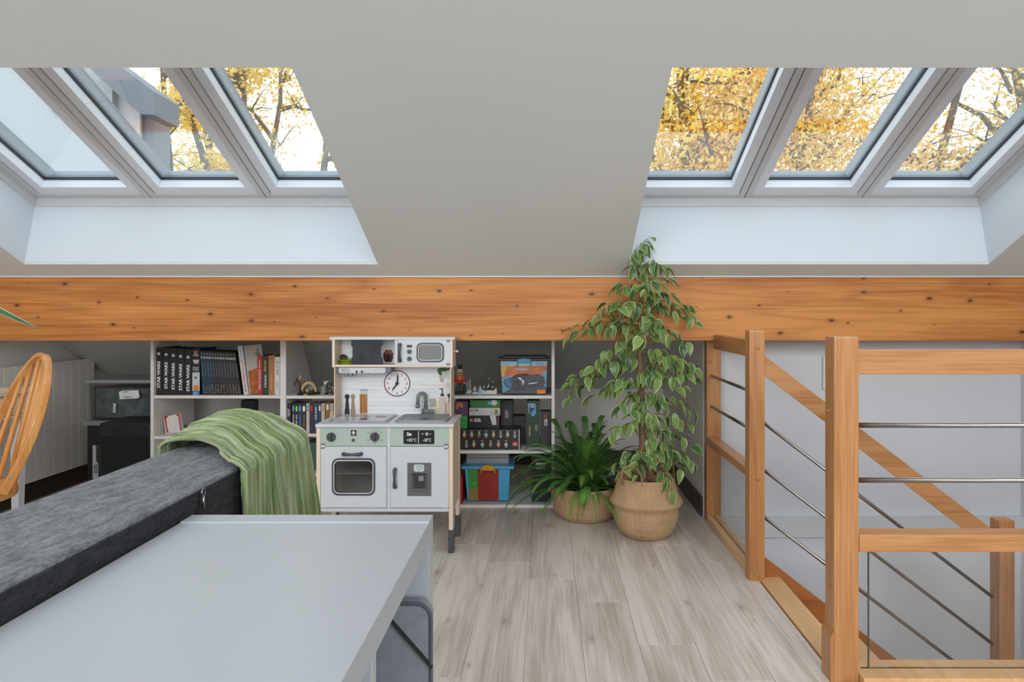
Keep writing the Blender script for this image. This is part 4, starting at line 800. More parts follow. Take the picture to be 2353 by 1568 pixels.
p1 = MB().box(cx0, dv0, ZF, ZF+.012, gz, .573).build('control_panel', SAGE, kt); p2 = MB().box(dv1, cx1, ZF, ZF+.012, gz, .573).build('fridge_panel', SAGE, kt)
def knob(px, py, r, y=ZF, par=p1, grip=True):
    c = P(px, py, y); o = MB().lathe((c.x, y, c.z), [(r*.98, 0), (r, -.006), (r*.9, -.009), (.0001, -.009)], 28, axis='Y').build('knob', DGREY, par, smooth=True, auto=True)
    if grip: MB().box(c.x-r*.2, c.x+r*.2, y-.022, y-.008, c.z-r*.92, c.z+r*.92).build('grip', DGREY, par, bevel=.003)
knob(761.5, 1004.5, .0205); knob(861.5, 1004, .0205); knob(812, 1011.8, .0065, grip=False)
mb = MB()
for (cx_, nn_, r0, r1) in ((763, 8, 13.2, 14.6), (863, 22, 12.6, 14.8)):
    for i in range(nn_):
        t = -pi/2+2*pi*i/nn_+.15; c_, s_ = cos(t), sin(t); mb.flat([(cx_+r0*c_-.35*s_, 1003+r0*s_+.35*c_), (cx_+r1*c_-.35*s_, 1003+r1*s_+.35*c_), (cx_+r1*c_+.35*s_, 1003+r1*s_-.35*c_), (cx_+r0*c_+.35*s_, 1003+r0*s_-.35*c_)], ZF, 0, .0006)
mb.build('dial_marks', S('print_grey', 84, 90, 86, .6), p1)
for s_, x_, y_ in (('250°', 847, 995), ('50°', 877, 995), ('200°', 846.5, 1012), ('100°', 878, 1012), ('150°', 862, 1019)): ptext(s_, x_, y_, 6.5, 2.6, ZF, DARK, p1, name='dial_number')
MB().pbox(806, 989, 819, 1002, ZF-.001, .001).build('lamp_icon', DARK, p1, bevel=.0); MB().disc(812.5, 995, 2.6, ZF, 0, .0018, ry=4).flat([(810, 997), (815, 997), (814, 1000), (811, 1000)], ZF, 0, .0018).ring(812.5, 995.5, 5.0, 5.5, ZF, 0, .0018, 4).build('icon_print', INK, p1)
MB().pprism([(929, 989), (996, 989), (998, 991), (998, 1019), (996, 1021), (929, 1021), (927, 1019), (927, 991)], ZF-.001, .001).build('display', S('display_black', 36, 38, 42, .3), p2)
mb = MB().rect(961.3, 991, 962.6, 1019, ZF, 0, .0018)
for i in range(3): 
    t = pi*i/3+pi/6; c_, s_ = cos(t), sin(t); mb.flat([(981-4.2*c_-.6*s_, 997.5-4.2*s_+.6*c_), (981+4.2*c_-.6*s_, 997.5+4.2*s_+.6*c_), (981+4.2*c_+.6*s_, 997.5+4.2*s_-.6*c_), (981-4.2*c_+.6*s_, 997.5-4.2*s_-.6*c_)], ZF, 0, .0018)
mb.rect(935, 994, 940, 1002, ZF, 0, .0018).disc(943, 999, 3, ZF, 0, .0018).rect(936.5, 996, 938.5, 1001, ZF, 1, .0022); mb.build('display_icons', [INK, DARK], p2)['kind'] = 'stuff'
for s_, x_, y_, w_, h_ in (('+05°C', 946, 1011.5, 23, 8), ('-18°C', 981, 1011.5, 20, 8), ('+', 971, 997.5, 4, 4), ('-', 989, 997.5, 3.5, 1.2)): ptext(s_, x_, y_, w_, h_, ZF, INK, p2, name='display_reading', lift=.002, bold=.01)
def rrect(x0, y0, x1, y1, r, n=6):
    pts = []
    for cx_, cy_2, a0 in ((x1-r, y0+r, -90), (x1-r, y1-r, 0), (x0+r, y1-r, 90), (x0+r, y0+r, 180)):
        for i in range(n+1): t = radians(a0+90*i/n); pts.append((cx_+r*cos(t), cy_2+r*sin(t)))
    return pts
def framed(name, inner, outer, Y, d, m, par, bevel=0):     # ring plate between two equally long outlines
    a_ = [P(x, y, Y) for x, y in outer]; b_ = [P(x, y, Y) for x, y in inner]; n = len(a_); dv = Vector((0, d, 0)); mb = MB(); k = 0
    for i in range(n):
        j = (i+1) % n; mb.add([a_[i], a_[j], b_[j], b_[i], a_[i]+dv, a_[j]+dv, b_[j]+dv, b_[i]+dv], [(0, 1, 2, 3), (7, 6, 5, 4), (0, 4, 5, 1), (2, 6, 7, 3)])
    return mb.build(name, m, par)
def doorplate(name, x0, y0, x1, y1, hole, Y, d, par, m=WHITE):
    """door board with a rounded window opening"""
    n = len(hole); out = []
    for hx, hy in hole:
        cx_, cy_2 = (x0+x1)/2, (y0+y1)/2; out.append((hx, hy))
    hcx = sum(p[0] for p in hole)/n; hcy = sum(p[1] for p in hole)/n; o2 = []
    q = n//4
    for i, (hx, hy) in enumerate(hole):
        c_ = i//q; j = i % q; corner = [(x1, y0), (x1, y1), (x0, y1), (x0, y0)][c_]
        if j < q/2-.6: o2.append([(hx, y0), (x1, hy), (hx, y1), (x0, hy)][c_] if j == 0 else corner)
        elif j > q/2-.4: o2.append([(x1, hy), (hx, y1), (x0, hy), (hx, y0)][c_] if j == q-1 else corner)
        else: o2.append(corner)
    return framed(name, hole, o2, Y, d, m, par)
GRYF = S('window_frame_grey', 76, 80, 90, .35)
hole = rrect(767, 1058.5, 857, 1134.5, 12)
od = doorplate('oven_door', 737, 1026.8, 888.2, 1167, hole, ZF-.002, .012, kt)
framed('window_frame', rrect(766.5, 1058, 857.5, 1135, 12), rrect(762.5, 1053.7, 861.8, 1139.5, 15), ZF-.006, .004, GRYF, od); framed('window_rim', rrect(768, 1060, 856, 1133.5, 11), rrect(766.3, 1057.8, 857.7, 1135.2, 12.5), ZF-.007, .004, S('rim_pale', 214, 214, 214, .3), od)
mb = MB(); mb.prism([P(x, y, ZF+.004) for x, y in hole], (0, .002, 0)); mb.build('window_pane', OVENG, od)
MB().box(cx0+.005, dv0-.003, ZF+.03, ZK-.02, P(0, 1091.5, ZF).z-.003, P(0, 1091.5, ZF).z).build('oven_rack', S('rack_grey', 186, 184, 180, .5), kt)
def handle(p0, p1, par, Y=ZF-.002, r=.0085):
    a_, b_ = P(*p0, Y), P(*p1, Y); d = (b_-a_); out = Vector((0, -.018, 0)); L_ = d.length
    pts = [a_+Vector((0, 0, 0)), a_+out*.8+d*.02, a_+out+d*.12, a_+out*1.1+d*.5, a_+out+d*.88, b_+out*.8-d*.02, b_]
    return MB().tube(pts, [r*1.0, r, r*.95, r*.62, r*.95, r, r], 12).build('handle', DGREY, par, smooth=True)
handle((790, 1043), (830.5, 1043), od)
fd = MB().pbox(896.8, 1027, 1030.8, 1167.3, ZF-.002, .012).build('fridge_door', WHITE, kt, bevel=.001, seg=1)
handle((908.5, 1079), (908.5, 1119), fd)
MB().pbox(936, 1064.2, 991, 1140.5, ZF-.0035, .0015).build('dispenser_plate', S('disp_grey', 104, 102, 102, .4), fd)
MB().rect(944.5, 1088, 982.5, 1131.5, ZF-.004, 0, .0008).flat([(944.5, 1088), (950, 1094), (950, 1123), (944.5, 1131.5)], ZF-.004, 1, .0012).flat([(982.5, 1088), (977, 1094), (977, 1123), (982.5, 1131.5)], ZF-.004, 1, .0012).rect(962, 1094, 973.5, 1106, ZF-.004, 2, .0014).flat([(950, 1123), (977, 1123), (982.5, 1131.5), (944.5, 1131.5)], ZF-.004, 3, .0014).build('dispenser_print', [S('disp_dark', 52, 54, 54, .4), S('disp_mid', 84, 84, 82, .4), S('disp_pale', 130, 132, 132, .4), S('disp_low', 96, 94, 92, .4)], fd)
mb = MB(); mb.prism([P(x, y, ZF-.0045) for x, y in rrect(951, 1068, 974.5, 1084.5, 4)], (0, .001, 0)); mb.build('dispenser_screen', S('screen_pale', 196, 206, 212, .4), fd)
hp = [(957, 1073), (961, 1071), (964, 1073.5), (968, 1070.5), (970.5, 1074), (963.5, 1082), (958, 1077)]
mb = MB()
for i in range(len(hp)):
    a_, b_ = Vector(hp[i]), Vector(hp[(i+1) % len(hp)]); nn_ = Vector((-(b_-a_).y, (b_-a_).x)).normalized()*.35; mb.flat([tuple(a_-nn_), tuple(b_-nn_), tuple(b_+nn_), tuple(a_+nn_)], ZF-.0045, 0, .0006)
mb.build('drop_outline', S('print_grey', 0, 0, 0), fd)
HNG = S('hinge_grey', 120, 126, 132, .4); HN2 = S('hinge_white', 214, 216, 218, .4)
for x_, yy in ((741.5, 1026), (1025, 1027)):
    h_ = MB().pbox(x_-4.5, yy-6.5, x_+4.5, yy+6, ZF-.005, .003).build('hinge', HNG, kt, bevel=.0008, seg=1); MB().pbox(x_-4.5, yy-2, x_+4.5, yy+2, ZF-.006, .003).build('hinge_pin', HN2, h_)
for x_, yy in ((743, 1165), (1023, 1165)): MB().pbox(x_-5, yy-2.5, x_+5, yy+2.5, ZF-.005, .003).build('hinge', HN2, kt)
# hob and sink (lying on the counter)
zc = .588
def cpt(px, py, z=zc):  # point on horizontal plane z under pixel
    Y = (CAMH-z)*F/(py-CY); return Vector((PX(px, Y), Y, z))
hx0, hx1 = cpt(756, 970.5).x, cpt(889, 971.5).x; hy0, hy1 = 3.125, 3.355
def rr3(x0, y0, x1, y1, r, z): return [Vector((p[0], p[1], z)) for p in rrect(x0, y0, x1, y1, r)]
hb = MB(); hb.prism(rr3(hx0, hy0, hx1, hy1, .015, zc+.0005), (0, 0, .006)); hob = hb.build('hob', S('hob_grey', 150, 152, 158, .3), kt, bevel=.002)
mb = MB(); mb.prism(rr3(hx0+.012, hy0+.012, hx1-.012, hy1-.012, .008, zc+.0068), (0, 0, .0004)); mb.build('glass_top', S('hob_top', 184, 186, 194, .2), hob)
def ringH(c, r0, r1, z, m, n=28):
    mb = MB()
    for i in range(n):
        a_, b_ = 2*pi*i/n, 2*pi*(i+1)/n; mb.add([(c[0]+r0*cos(a_), c[1]+r0*sin(a_), z), (c[0]+r1*cos(a_), c[1]+r1*sin(a_), z), (c[0]+r1*cos(b_), c[1]+r1*sin(b_), z), (c[0]+r0*cos(b_), c[1]+r0*sin(b_), z)], [(0, 1, 2, 3)])
    return mb
RDP = S('burner_red', 170, 90, 90, .3, var=.2); RD2 = S('burner_bright', 214, 60, 50, .3)
for (u, v, r, m_) in ((.30, .68, .035, RDP), (.52, .66, .028, RDP), (.55, .30, .03, BLACK), (.78, .6, .045, RDP), (.40, .28, .010, RD2), (.60, .22, .010, RD2)):
    c_ = (hx0+(hx1-hx0)*u, hy0+(hy1-hy0)*v); ringH(c_, .0001, r*.55, zc+.0078, m_).build('burner_print', m_, hob); ringH(c_, r*.7, r*.78, zc+.0078, m_).build('burner_ring', INK if m_ is not BLACK else GRYF, hob)
sx0, sx1 = cpt(909, 969).x, cpt(1028.5, 970).x; sy0, sy1 = 3.135, 3.34
def loop(x0, y0, x1, y1, r, z): return rr3(x0, y0, x1, y1, r, z)
def loft(loops, name, m, par, closeb=True, smooth=True):
    mb = MB(); n = len(loops[0])
    for L_ in loops: mb.v += L_
    for i in range(len(loops)-1):
        for j in range(n): mb.f.append([i*n+j, i*n+(j+1) % n, (i+1)*n+(j+1) % n, (i+1)*n+j]); mb.m.append(0)
    if closeb: mb.f.append([(len(loops)-1)*n+j for j in range(n)]); mb.m.append(0)
    return mb.build(name, m, par, smooth=smooth, auto=True)
SK = S('sink_grey', 128, 132, 136, .35)
# sink: rim plus shallow dark basin standing just proud of the counter
loft([loop(sx0, sy0, sx1, sy1, .022, zc+.0005), loop(sx0+.003, sy0+.003, sx1-.003, sy1-.003, .02, zc+.009), loop(sx0+.014, sy0+.012, sx1-.014, sy1-.012, .018, zc+.009), loop(sx0+.02, sy0+.02, sx1-.02, sy1-.02, .018, zc+.0018)], 'sink', SK, kt)
MB().lathe(((sx0+sx1)/2, (sy0+sy1)/2, zc+.002), [(.014, 0), (.014, .001), (.008, .001), (.007, .0003)], 20).build('drain', STEEL, kt)
# tap
TP = S('tap_grey', 118, 120, 120, .35); tpx = PX(978.5, 3.35); ty_ = 3.345
tap = MB().lathe((tpx, ty_, zc), [(.016, 0), (.016, .004), (.012, .006), (.012, .012)], 20).build('tap', TP, kt, smooth=True, auto=True)
def zpx(py, Y=ty_): return CAMH-(py-CY)*Y/F
k_ = ty_/F
MB().tube([(tpx-.008*0, ty_, zpx(955)), (tpx, ty_, zpx(938)), (tpx, ty_, zpx(937))], [.011, .011, .012], 16).build('tap_body', TP, tap, smooth=True)
sp = [(tpx, ty_, zpx(937)), (tpx, ty_, zpx(912))]
for i in range(1, 9): t = pi*i/8; sp.append((tpx-.0165*(1-cos(t)), ty_-.01*(1-cos(t)), zpx(912)+.019*sin(t)))
sp.append((tpx-.035, ty_-.022, zpx(928))); MB().tube(sp, .0085, 14).build('spout', TP, tap, smooth=True); MB().tube([sp[-1], (sp[-1][0], sp[-1][1], sp[-1][2]-.018)], .0105, 14).build('nozzle', TP, tap, smooth=True)
MB().tube([(tpx-.012, ty_-.006, zpx(945.5)), (tpx+.028, ty_-.006, zpx(945.5))], [.010, .0085], 12).tube([(tpx+.026, ty_-.006, zpx(945.5)), (tpx+.04, ty_-.006, zpx(945.5))], [.014, .012], 12).tube([(tpx-.018, ty_-.006, zpx(945.5)), (tpx-.010, ty_-.006, zpx(945.5))], .013, 12).build('tap_lever', TP, tap, smooth=True)
# upper part
MB().box(PX(757.5, ZU), PX(1045, ZU), ZU-.004, ZK+.012, .9625, .9755).build('top_board', WHITE, kt, bevel=.0015, seg=1)
ux0, ux1 = PX(763, ZU), PX(1040, ZU)
for x0, x1 in ((ux0, ux0+.0125), (ux1-.0125, ux1)):
    MB().box(x0, x1, ZU, ZK+.006, .830, .9625).build('upper_side', PALEW, kt, bevel=.001, seg=1); MB().box(x0+(.008 if x0 < -.8 else -.0005), x1+(.0005 if x0 < -.8 else -.008)+.003*0, ZU+.004, ZK+.006, .588, .830).build('lower_side', PALEW, kt, bevel=.001, seg=1)
MB().box(ux0+.0125, ux1-.0125, ZU+.002, ZK, .832, .843).build('shelf_board', PALEX, kt, bevel=.001, seg=1)
mx0, mx1 = PX(906.8, ZU), PX(913.7, ZU); MB().box(mx0, mx1, ZU+.001, ZK, .843, .9625).build('upper_divider', WHITE, kt, bevel=.001, seg=1)
BSP = wood('backsplash_boards', srgb(214, 216, 218), srgb(232, 234, 237), 'X', 2.2, .6, grain=.5)
bs = MB().box(ux0+.010, ux1-.010, ZK, ZK+.005, .586, .9625).build('backsplash', BSP, kt)
gm = MB()
for i in range(11): z_ = .61+.0205*i; gm.box(ux0+.012, ux1-.012, ZK-.0004, ZK, z_, z_+.0007)
tag(gm.build('board_lines', S('line_grey', 176, 178, 180, .7), bs), kind='stuff')
# microwave door
hole = rrect(962, 793.5, 1015, 827.5, 9)
md = doorplate('microwave_door', 914.6, 781, 1034.8, 839.5, hole, ZU-.002, .010, kt)
framed('window_frame', rrect(961, 792.5, 1016, 829, 9), rrect(957, 788, 1020, 832.8, 12), ZU-.006, .004, GRYF, md); framed('window_rim', rrect(962.4, 793.8, 1014.6, 827.8, 8.5), rrect(961, 792.3, 1016, 829.2, 9.3), ZU-.007, .004, S('rim_pale', 0, 0, 0), md)
MB().prism([P(x, y, ZU+.003) for x, y in hole], (0, .002, 0)).build('window_pane', S('smoky_pane', 128, 126, 124, .22, var=.03, scale=8), md)
handle((919.5, 792), (919.5, 829.5), md, ZU-.002, .0085)
for y_ in (808.5, 825): knob(941, y_, .0105, ZU-.002, md, False)
mb = MB()
for y_ in (808.5, 825):
    for i in range(8): t = 2*pi*i/8; mb.flat([(941+6.3*cos(t)-.3*sin(t), y_+6.3*sin(t)+.3*cos(t)), (941+7.6*cos(t)-.3*sin(t), y_+7.6*sin(t)+.3*cos(t)), (941+7.6*cos(t)+.3*sin(t), y_+7.6*sin(t)-.3*cos(t)), (941+6.3*cos(t)+.3*sin(t), y_+6.3*sin(t)-.3*cos(t))], ZU-.002, 0, .0006)
mb.build('dial_marks', DARK, md); MB().rect(935, 793, 947, 799, ZU-.002, 0, .0008).build('clock_display', S('display_red', 74, 24, 26, .4), md); ptext('12:45', 941, 796, 9, 3.6, ZU-.002, S('led_red', 150, 40, 40, .5), md, lift=.0014)
for y_ in (784, 837.5): MB().pbox(1025.5, y_-2.3, 1034, y_+2.3, ZU-.005, .003).build('hinge', HNG, md, bevel=.0008, seg=1)
# hood
hd = MB().box(PX(770, ZU+.02), PX(898, ZU+.02), ZU+.02, ZK, .804, .831).build('hood', S('hood_grey', 112, 116, 124, .4), kt, bevel=.001, seg=1)
MB().prism([P(x, y, ZU+.018) for x, y in rrect(779, 845, 885.5, 857.8, 3)], (0, .003, 0)).build('hood_panel', WHITE, hd)
ptext('+', 788.3, 851.5, 4.4, 4.4, ZU+.0178, DARK, hd); ptext('-', 798.6, 851.5, 4, 1, ZU+.0178, DARK, hd)
MB().disc(819.6, 854.6, 2.7, ZU+.018, 0, .0012).disc(831.8, 854.6, 2.7, ZU+.018, 0, .0012).flat([(861.7, 850), (863.2, 850.6), (865, 853), (863.6, 853)], ZU+.018, 0, .0012).flat([(872, 849.5), (879, 849.5), (875.5, 855)], ZU+.018, 1, .0012).build('hood_print', [DARK, S('pale_grey_print', 196, 198, 200, .6)], hd)
for x_ in (788.3, 798.6): framed('button_outline', rrect(x_-3.6, 847.9, x_+3.6, 855.1, 1), rrect(x_-4.2, 847.3, x_+4.2, 855.7, 1.4), ZU+.0172, .0008, S('print_grey', 0, 0, 0), hd)
for x_ in (795, 805, 815):
    c_ = P(x_, 860.5, ZU+.05); MB().tube([c_+Vector((-.0095*cos(t), 0, -.0095*sin(t))) for t in [pi*(-.12+1.14*i/9) for i in range(10)]], .0014, 6).build('hook', GASKET, hd)
# clock
cy0, cx_c = 881.5, 912.7
ck = MB().disc(cx_c, cy0, 28, ZK, 0, .001, 40).build('clock_face', INK, bs); MB().ring(cx_c, cy0, 28, 30.3, ZK, 0, .0014, 48).build('clock_rim', S('clock_red', 120, 26, 44, .4), bs)
for i in range(1, 13): t = radians(30*i); ptext(str(i), cx_c+22*sin(t), cy0-22*cos(t), 5.2 if i == 11 else 7.5 if i > 9 else 1.2 if i == 1 else 3.6, 6, ZK, DARK, bs, name='clock_number', lift=.0018)
def hand(px, py, w): 
    a_ = Vector((cx_c, cy0)); b_ = Vector((px, py)); d = (b_-a_).normalized(); n_ = Vector((-d.y, d.x))*w; a_ = a_-d*4
    return MB().pprism([tuple(a_-n_), tuple(b_-n_), tuple(b_+d*w), tuple(b_+n_), tuple(a_+n_)], ZK-.008, .003).build('clock_hand', GASKET, bs, bevel=.0005, seg=1)
hand(913.8, 864, 1.6); hand(902.5, 895.5, 1.5); c_ = P(cx_c, cy0, ZK); MB().lathe((c_.x, ZK, c_.z), [(.008, 0), (.008, -.012), (.0001, -.012)], 16, axis='Y').build('clock_hub', GASKET, bs, smooth=True, auto=True)
# printed jars and utensils on the backsplash
def prt(name, polys, mats): 
    mb = MB()
    for i, (pts, m_) in enumerate(polys): mb.flat(pts, ZK, m_, .0008+.0003*i)
    return mb.build(name, mats, bs)
def mill(x, cols_): 
    L_ = [(1.5, 0), (3, -2), (5, -4), (5.4, -7), (3.4, -11), (3.2, -16), (4.6, -22), (3.4, -30), (3.6, -38), (5, -46)][::1]
    prof = [(-1, 0), (-5.5, 3), (-5.5, 7), (-3.2, 12), (-3.2, 17), (-4.0, 24), (-4.2, 30), (-5.6, 38), (-5.8, 45.5)]
    l = [(x+a_, 906+b_) for a_, b_ in prof]; r = [(x-a_, 906+b_) for a_, b_ in prof][::-1]; prt('printed_mill', [(l+r, 0)], cols_)
mill(797.8, [BLACK]); mill(811.3, [S('mill_wood', 166, 134, 112, .5)])
prt('printed_jar', [([(827, 896), (845, 896), (844.5, 951), (826.5, 951)], 0), ([(826.5, 906), (844.3, 906), (844, 950), (827, 950)], 1), ([(830, 906), (832, 906), (831, 950), (829, 950)], 2), ([(836, 906), (837.5, 906), (840, 948), (838.5, 948)], 2), ([(827, 895.5), (845, 895.5), (845, 898), (827, 898)], 3)], [S('jar_glass', 206, 204, 200, .3), S('spaghetti', 182, 124, 56, .5, var=.25, scale=90), S('spaghetti_dark', 132, 84, 34, .5), S('jar_rim', 150, 152, 152, .3)])
prt('printed_shelf', [([(962, 882.5), (1037, 881.5), (1037, 888), (967, 888)], 0)], [S('print_shelf', 222, 214, 202, .6)])
prt('printed_plant', [([(1009, 864), (1021, 864), (1019.5, 879), (1012, 879)], 0), ([(1005, 848), (1012, 845.6), (1034, 846), (1032, 851), (1024, 853), (1023, 861), (1016, 864), (1009, 862), (1006, 856)], 1), ([(1015, 853), (1030, 856), (1027, 868), (1016, 870)], 3), ([(1021.5, 870), (1036, 870), (1035.5, 881), (1021.5, 880)], 2)], [S('pot_print', 176, 164, 150, .6), S('leaf_print', 56, 96, 52, .6), S('cup_print', 228, 228, 228, .5), S('glass_print', 190, 194, 188, .4)])
prt('printed_sponge', [([(986, 917), (1002, 915.5), (1005, 936), (989, 937)], 0), ([(1000, 915.5), (1003, 915.5), (1006, 936), (1003.5, 937)], 1)], [S('sponge_grey', 170, 168, 160, .8, var=.3, scale=300), S('sponge_yellow', 208, 200, 140, .8)])
prt('printed_soap', [([(1008, 913), (1025, 913), (1025, 954), (1008, 954)], 0), ([(1012.5, 905), (1020.5, 905), (1020.5, 911), (1012.5, 911)], 1), ([(1015, 893), (1018, 893), (1018, 905), (1015, 905)], 1), ([(1009, 893), (1018, 892.5), (1018, 895), (1009, 894.5)], 1), ([(998, 938), (1010, 937), (1010, 955), (997, 955)], 2)], [S('soap_beige', 206, 192, 178, .6), S('soap_dark', 52, 44, 54, .5), S('soap_soft', 204, 188, 172, .6)])
prt('printed_brush_cup', [([(1024, 926), (1037, 926), (1037, 955), (1024, 955)], 0), ([(1027, 908), (1034, 904), (1037, 905), (1037, 915), (1031, 914)], 1), ([(1031, 913), (1032.3, 913), (1031.2, 926), (1030, 926)], 1), ([(1034, 914), (1035.2, 914), (1034.4, 926), (1033.2, 926)], 1)], [S('soap_beige', 0, 0, 0), BLACK])
# upper shelf: real plates and bowls, chalkboard
LIME = S('lime_plate', 170, 200, 30, .35); BRN = S('bowl_brown', 96, 80, 66, .35)
for i in range(2):
    pz = .8432+.010*i; pc = (PX(799, 3.325), 3.325, pz); o = MB().lathe(pc, [(.024, 0), (.028, .001), (.046, .009), (.0475, .010), (.044, .0105), (.026, .0035), (.0001, .003)], 36).build('toy_plate', LIME, smooth=True)
    tag(o, ('lower' if i == 0 else 'upper')+' lime green toy plate on the left shelf of the play kitchen', 'plate', 'lime toy plates')
for i, (px_, py_, r_) in enumerate(((789, 823.5, .0193), (790.5, 826, .0145))):
    c_ = P(px_, py_, 3.345-.012*i); prof = [(r_, -.002), (r_*.98, .004), (r_*.8, .011), (r_*.45, .016), (.0001, .017)]; prof = [(r_*.93, -.001), (r_*.9, .003), (r_*.7, .009), (.0001, .012)][::-1]+prof
    o = MB().lathe(tuple(c_), prof, 28, axis='Y').build('toy_bowl', BRN, smooth=True); tag(o, ('larger brown toy bowl on edge behind the small one' if i == 0 else 'smaller brown toy bowl leaning on edge above the lime plates'), 'bowl', 'brown toy bowls')
prt('printed_honey_jar', [([(881, 814), (903, 813), (904, 820), (901, 831), (898, 832.5), (886, 832.5), (883, 829), (881, 820)], 0), ([(884.5, 804.5), (901, 804.5), (901, 808), (906, 813.5), (903, 815), (896, 813), (890, 815), (880, 814), (884.5, 808)], 1), ([(885, 816), (887.5, 816), (888, 829), (886.5, 829)], 2)], [S('honey_dark', 52, 26, 22, .25), S('honey_lid', 136, 66, 38, .5, var=.3, scale=200), S('honey_glint', 120, 100, 96, .3)])
MB().pprism([(807, 779.5), (879.5, 779.5), (879.5, 792), (875, 796), (874.5, 819), (879.5, 824), (879.5, 837.8), (807, 837.8), (807, 823), (810, 821), (810, 797), (807, 794)], ZU+.006, .005).build('chalkboard', S('chalkboard', 54, 56, 62, .8, var=.25, scale=25), kt)
MB().tube([(ux1-.001, ZU+.04, .905), (ux1+.012, ZU+.04, .905)], [.003, .003], 10).tube([(ux1+.012, ZU+.04, .905), (ux1+.016, ZU+.04, .905), (ux1+.022, ZU+.04, .905)], [.005, .007, .004], 12).build('side_peg', PALEX, kt, smooth=True)
MB().box(PX(741, ZF), PX(1030, ZF), ZF+.003, ZF+.004, .187, .189).build('floor_edge', WHITE, kt)

# ================================================================ TABLE (cube storage unit) + BOX
tb = thing('cube_unit', (-.378, .37, 0), 'white cube storage unit used as a table in the foreground', 'storage unit')
TX0, TX1, TY0, TY1, TH, TT = -.573, -.183, -.364, 1.106, .770, .038
MB().box(TX0, TX1, TY0+TT, TY1-TT-.0012, TH-TT, TH-.0016).build('top_panel', TABLEW, tb, bevel=.0005, seg=1)
for y0, y1 in ((TY0, TY0+TT), (TY1-TT, TY1)): MB().box(TX0, TX1, y0, y1, 0, TH).build('side_panel', TABLEW, tb, bevel=.0012, seg=2)
MB().box(TX0, TX1, TY0+TT, TY1-TT, 0.0, TT).build('bottom_panel', TABLEW, tb)
MB().box(TX0, TX1-.001, TY0+TT, TY1-TT, .377, .393).build('middle_shelf', TABLEW, tb)
for y in (.7305, .3845, .0385): MB().box(TX0+.001, TX1-.001, y-.009, y+.009, TT, TH-TT-.0005).build('divider', TABLEW, tb, bevel=.001, seg=1)
hm = MB()
for k in range(12): z_ = .42+.025*k; hm.add([(TX1-.03+.0025*cos(t*pi/3), .7301-.0093, z_+.0025*sin(t*pi/3)) for t in range(6)], [(0, 1, 2, 3, 4, 5)])
fb = thing('felt_case', (-.34, 1.045, .394), 'flat grey felt case with a diagonal black strap standing in the far cube', 'case')
FBM = S('grey_felt', 134, 137, 144, .95, var=.1, scale=60, bump=.2); cyf = 1.034
ol = [Vector((p[0], cyf, p[1])) for p in rrect(-.50, .394, -.1745, .657, .022)]
MB().prism(ol, (0, .024, 0)).build('body', FBM, fb, bevel=.003)
MB().tube([p+Vector((0, -.001, 0)) for p in ol]+[ol[0]+Vector((0, -.001, 0))], .0028, 6).build('piping', S('dark_piping', 84, 86, 94, .8), fb)
MB().bar(P(880, 1405, cyf-.003), P(993, 1534, cyf-.003), .003, .0085, (0, -1, 0)).build('strap', S('strap_dark', 40, 38, 38, .8), fb)
hm.build('peg_hole', HOLE, tb)['kind'] = 'stuff'

# ================================================================ SOFA BACK + THROW
SF = None
def fabric(name, c1, c2, scale=260):
    m, t, b = nt(name); tcn = N(t, 'ShaderNodeTexCoord'); n1_ = N(t, 'ShaderNodeTexNoise', Scale=scale, Detail=3); n2_ = N(t, 'ShaderNodeTexNoise', Scale=90, Detail=4)
    mp = N(t, 'ShaderNodeMapping'); mp.inputs['Scale'].default_value = (1, .35, 1); t.links.new(tcn.outputs['Object'], mp.inputs[0]); t.links.new(mp.outputs[0], n1_.inputs['Vector']); t.links.new(mp.outputs[0], n2_.inputs['Vector'])
    mx = N(t, 'ShaderNodeMath', operation='ADD'); t.links.new(n1_.outputs['Fac'], mx.inputs[0]); t.links.new(n2_.outputs['Fac'], mx.inputs[1])
    r = ramp(t, [(.38, c1), (.62, c2)]); m2 = N(t, 'ShaderNodeMath', operation='MULTIPLY'); m2.inputs[1].default_value = .5; t.links.new(mx.outputs[0], m2.inputs[0]); t.links.new(m2.outputs[0], r.inputs[0])
    t.links.new(r.outputs[0], b.inputs['Base Color']); b.inputs['Roughness'].default_value = .95; b.inputs['Specular IOR Level'].default_value = .15
    bp = N(t, 'ShaderNodeBump', Strength=.5, Distance=.001); t.links.new(n1_.outputs['Fac'], bp.inputs['Height']); t.links.new(bp.outputs[0], b.inputs['Normal']); return m
SOFA = fabric('charcoal_tweed', srgb(98, 99, 104), srgb(142, 143, 149), 340)
so = thing('sofa', (-.95, .7, 0), 'charcoal tweed sofa seen from behind with a green throw over its end', 'sofa')
SX0, SX1, SY0, SY1, SH = -.798, -.5825, -.6, 1.60, .806
def soft(name, x0, x1, y0, y1, z0, z1, bev, par, m=SOFA, cuts=0):
    mb = MB().box(x0, x1, y0, y1, z0, z1); return mb.build(name, m, par, smooth=True, bevel=bev, seg=4)
soft('backrest', SX0, SX1, SY0, SY1, .10, SH, .012, so)
soft('seat', -1.42, SX0-.002, SY0, SY1-.02, .10, .40, .03, so); soft('seat_cushion', -1.41, SX0-.003, SY0+.1, SY1-.04, .40, .47, .03, so)
for x, y in ((-1.36, 1.5), (-.62, 1.5), (-1.36, -.5), (-.62, -.5)): MB().lathe((x, y, 0), [(.018, 0), (.024, .1), (.0001, .1)], 14).build('leg', BLACK, so)
MB().box(SX1-.001, SX1+.0035, SY0+.01, SY1-.004, .10, SH-.007).build('rear_panel', fabric('black_lining', srgb(44, 44, 47), srgb(66, 66, 70), 340), so, bevel=.002)
SX1 += .0035
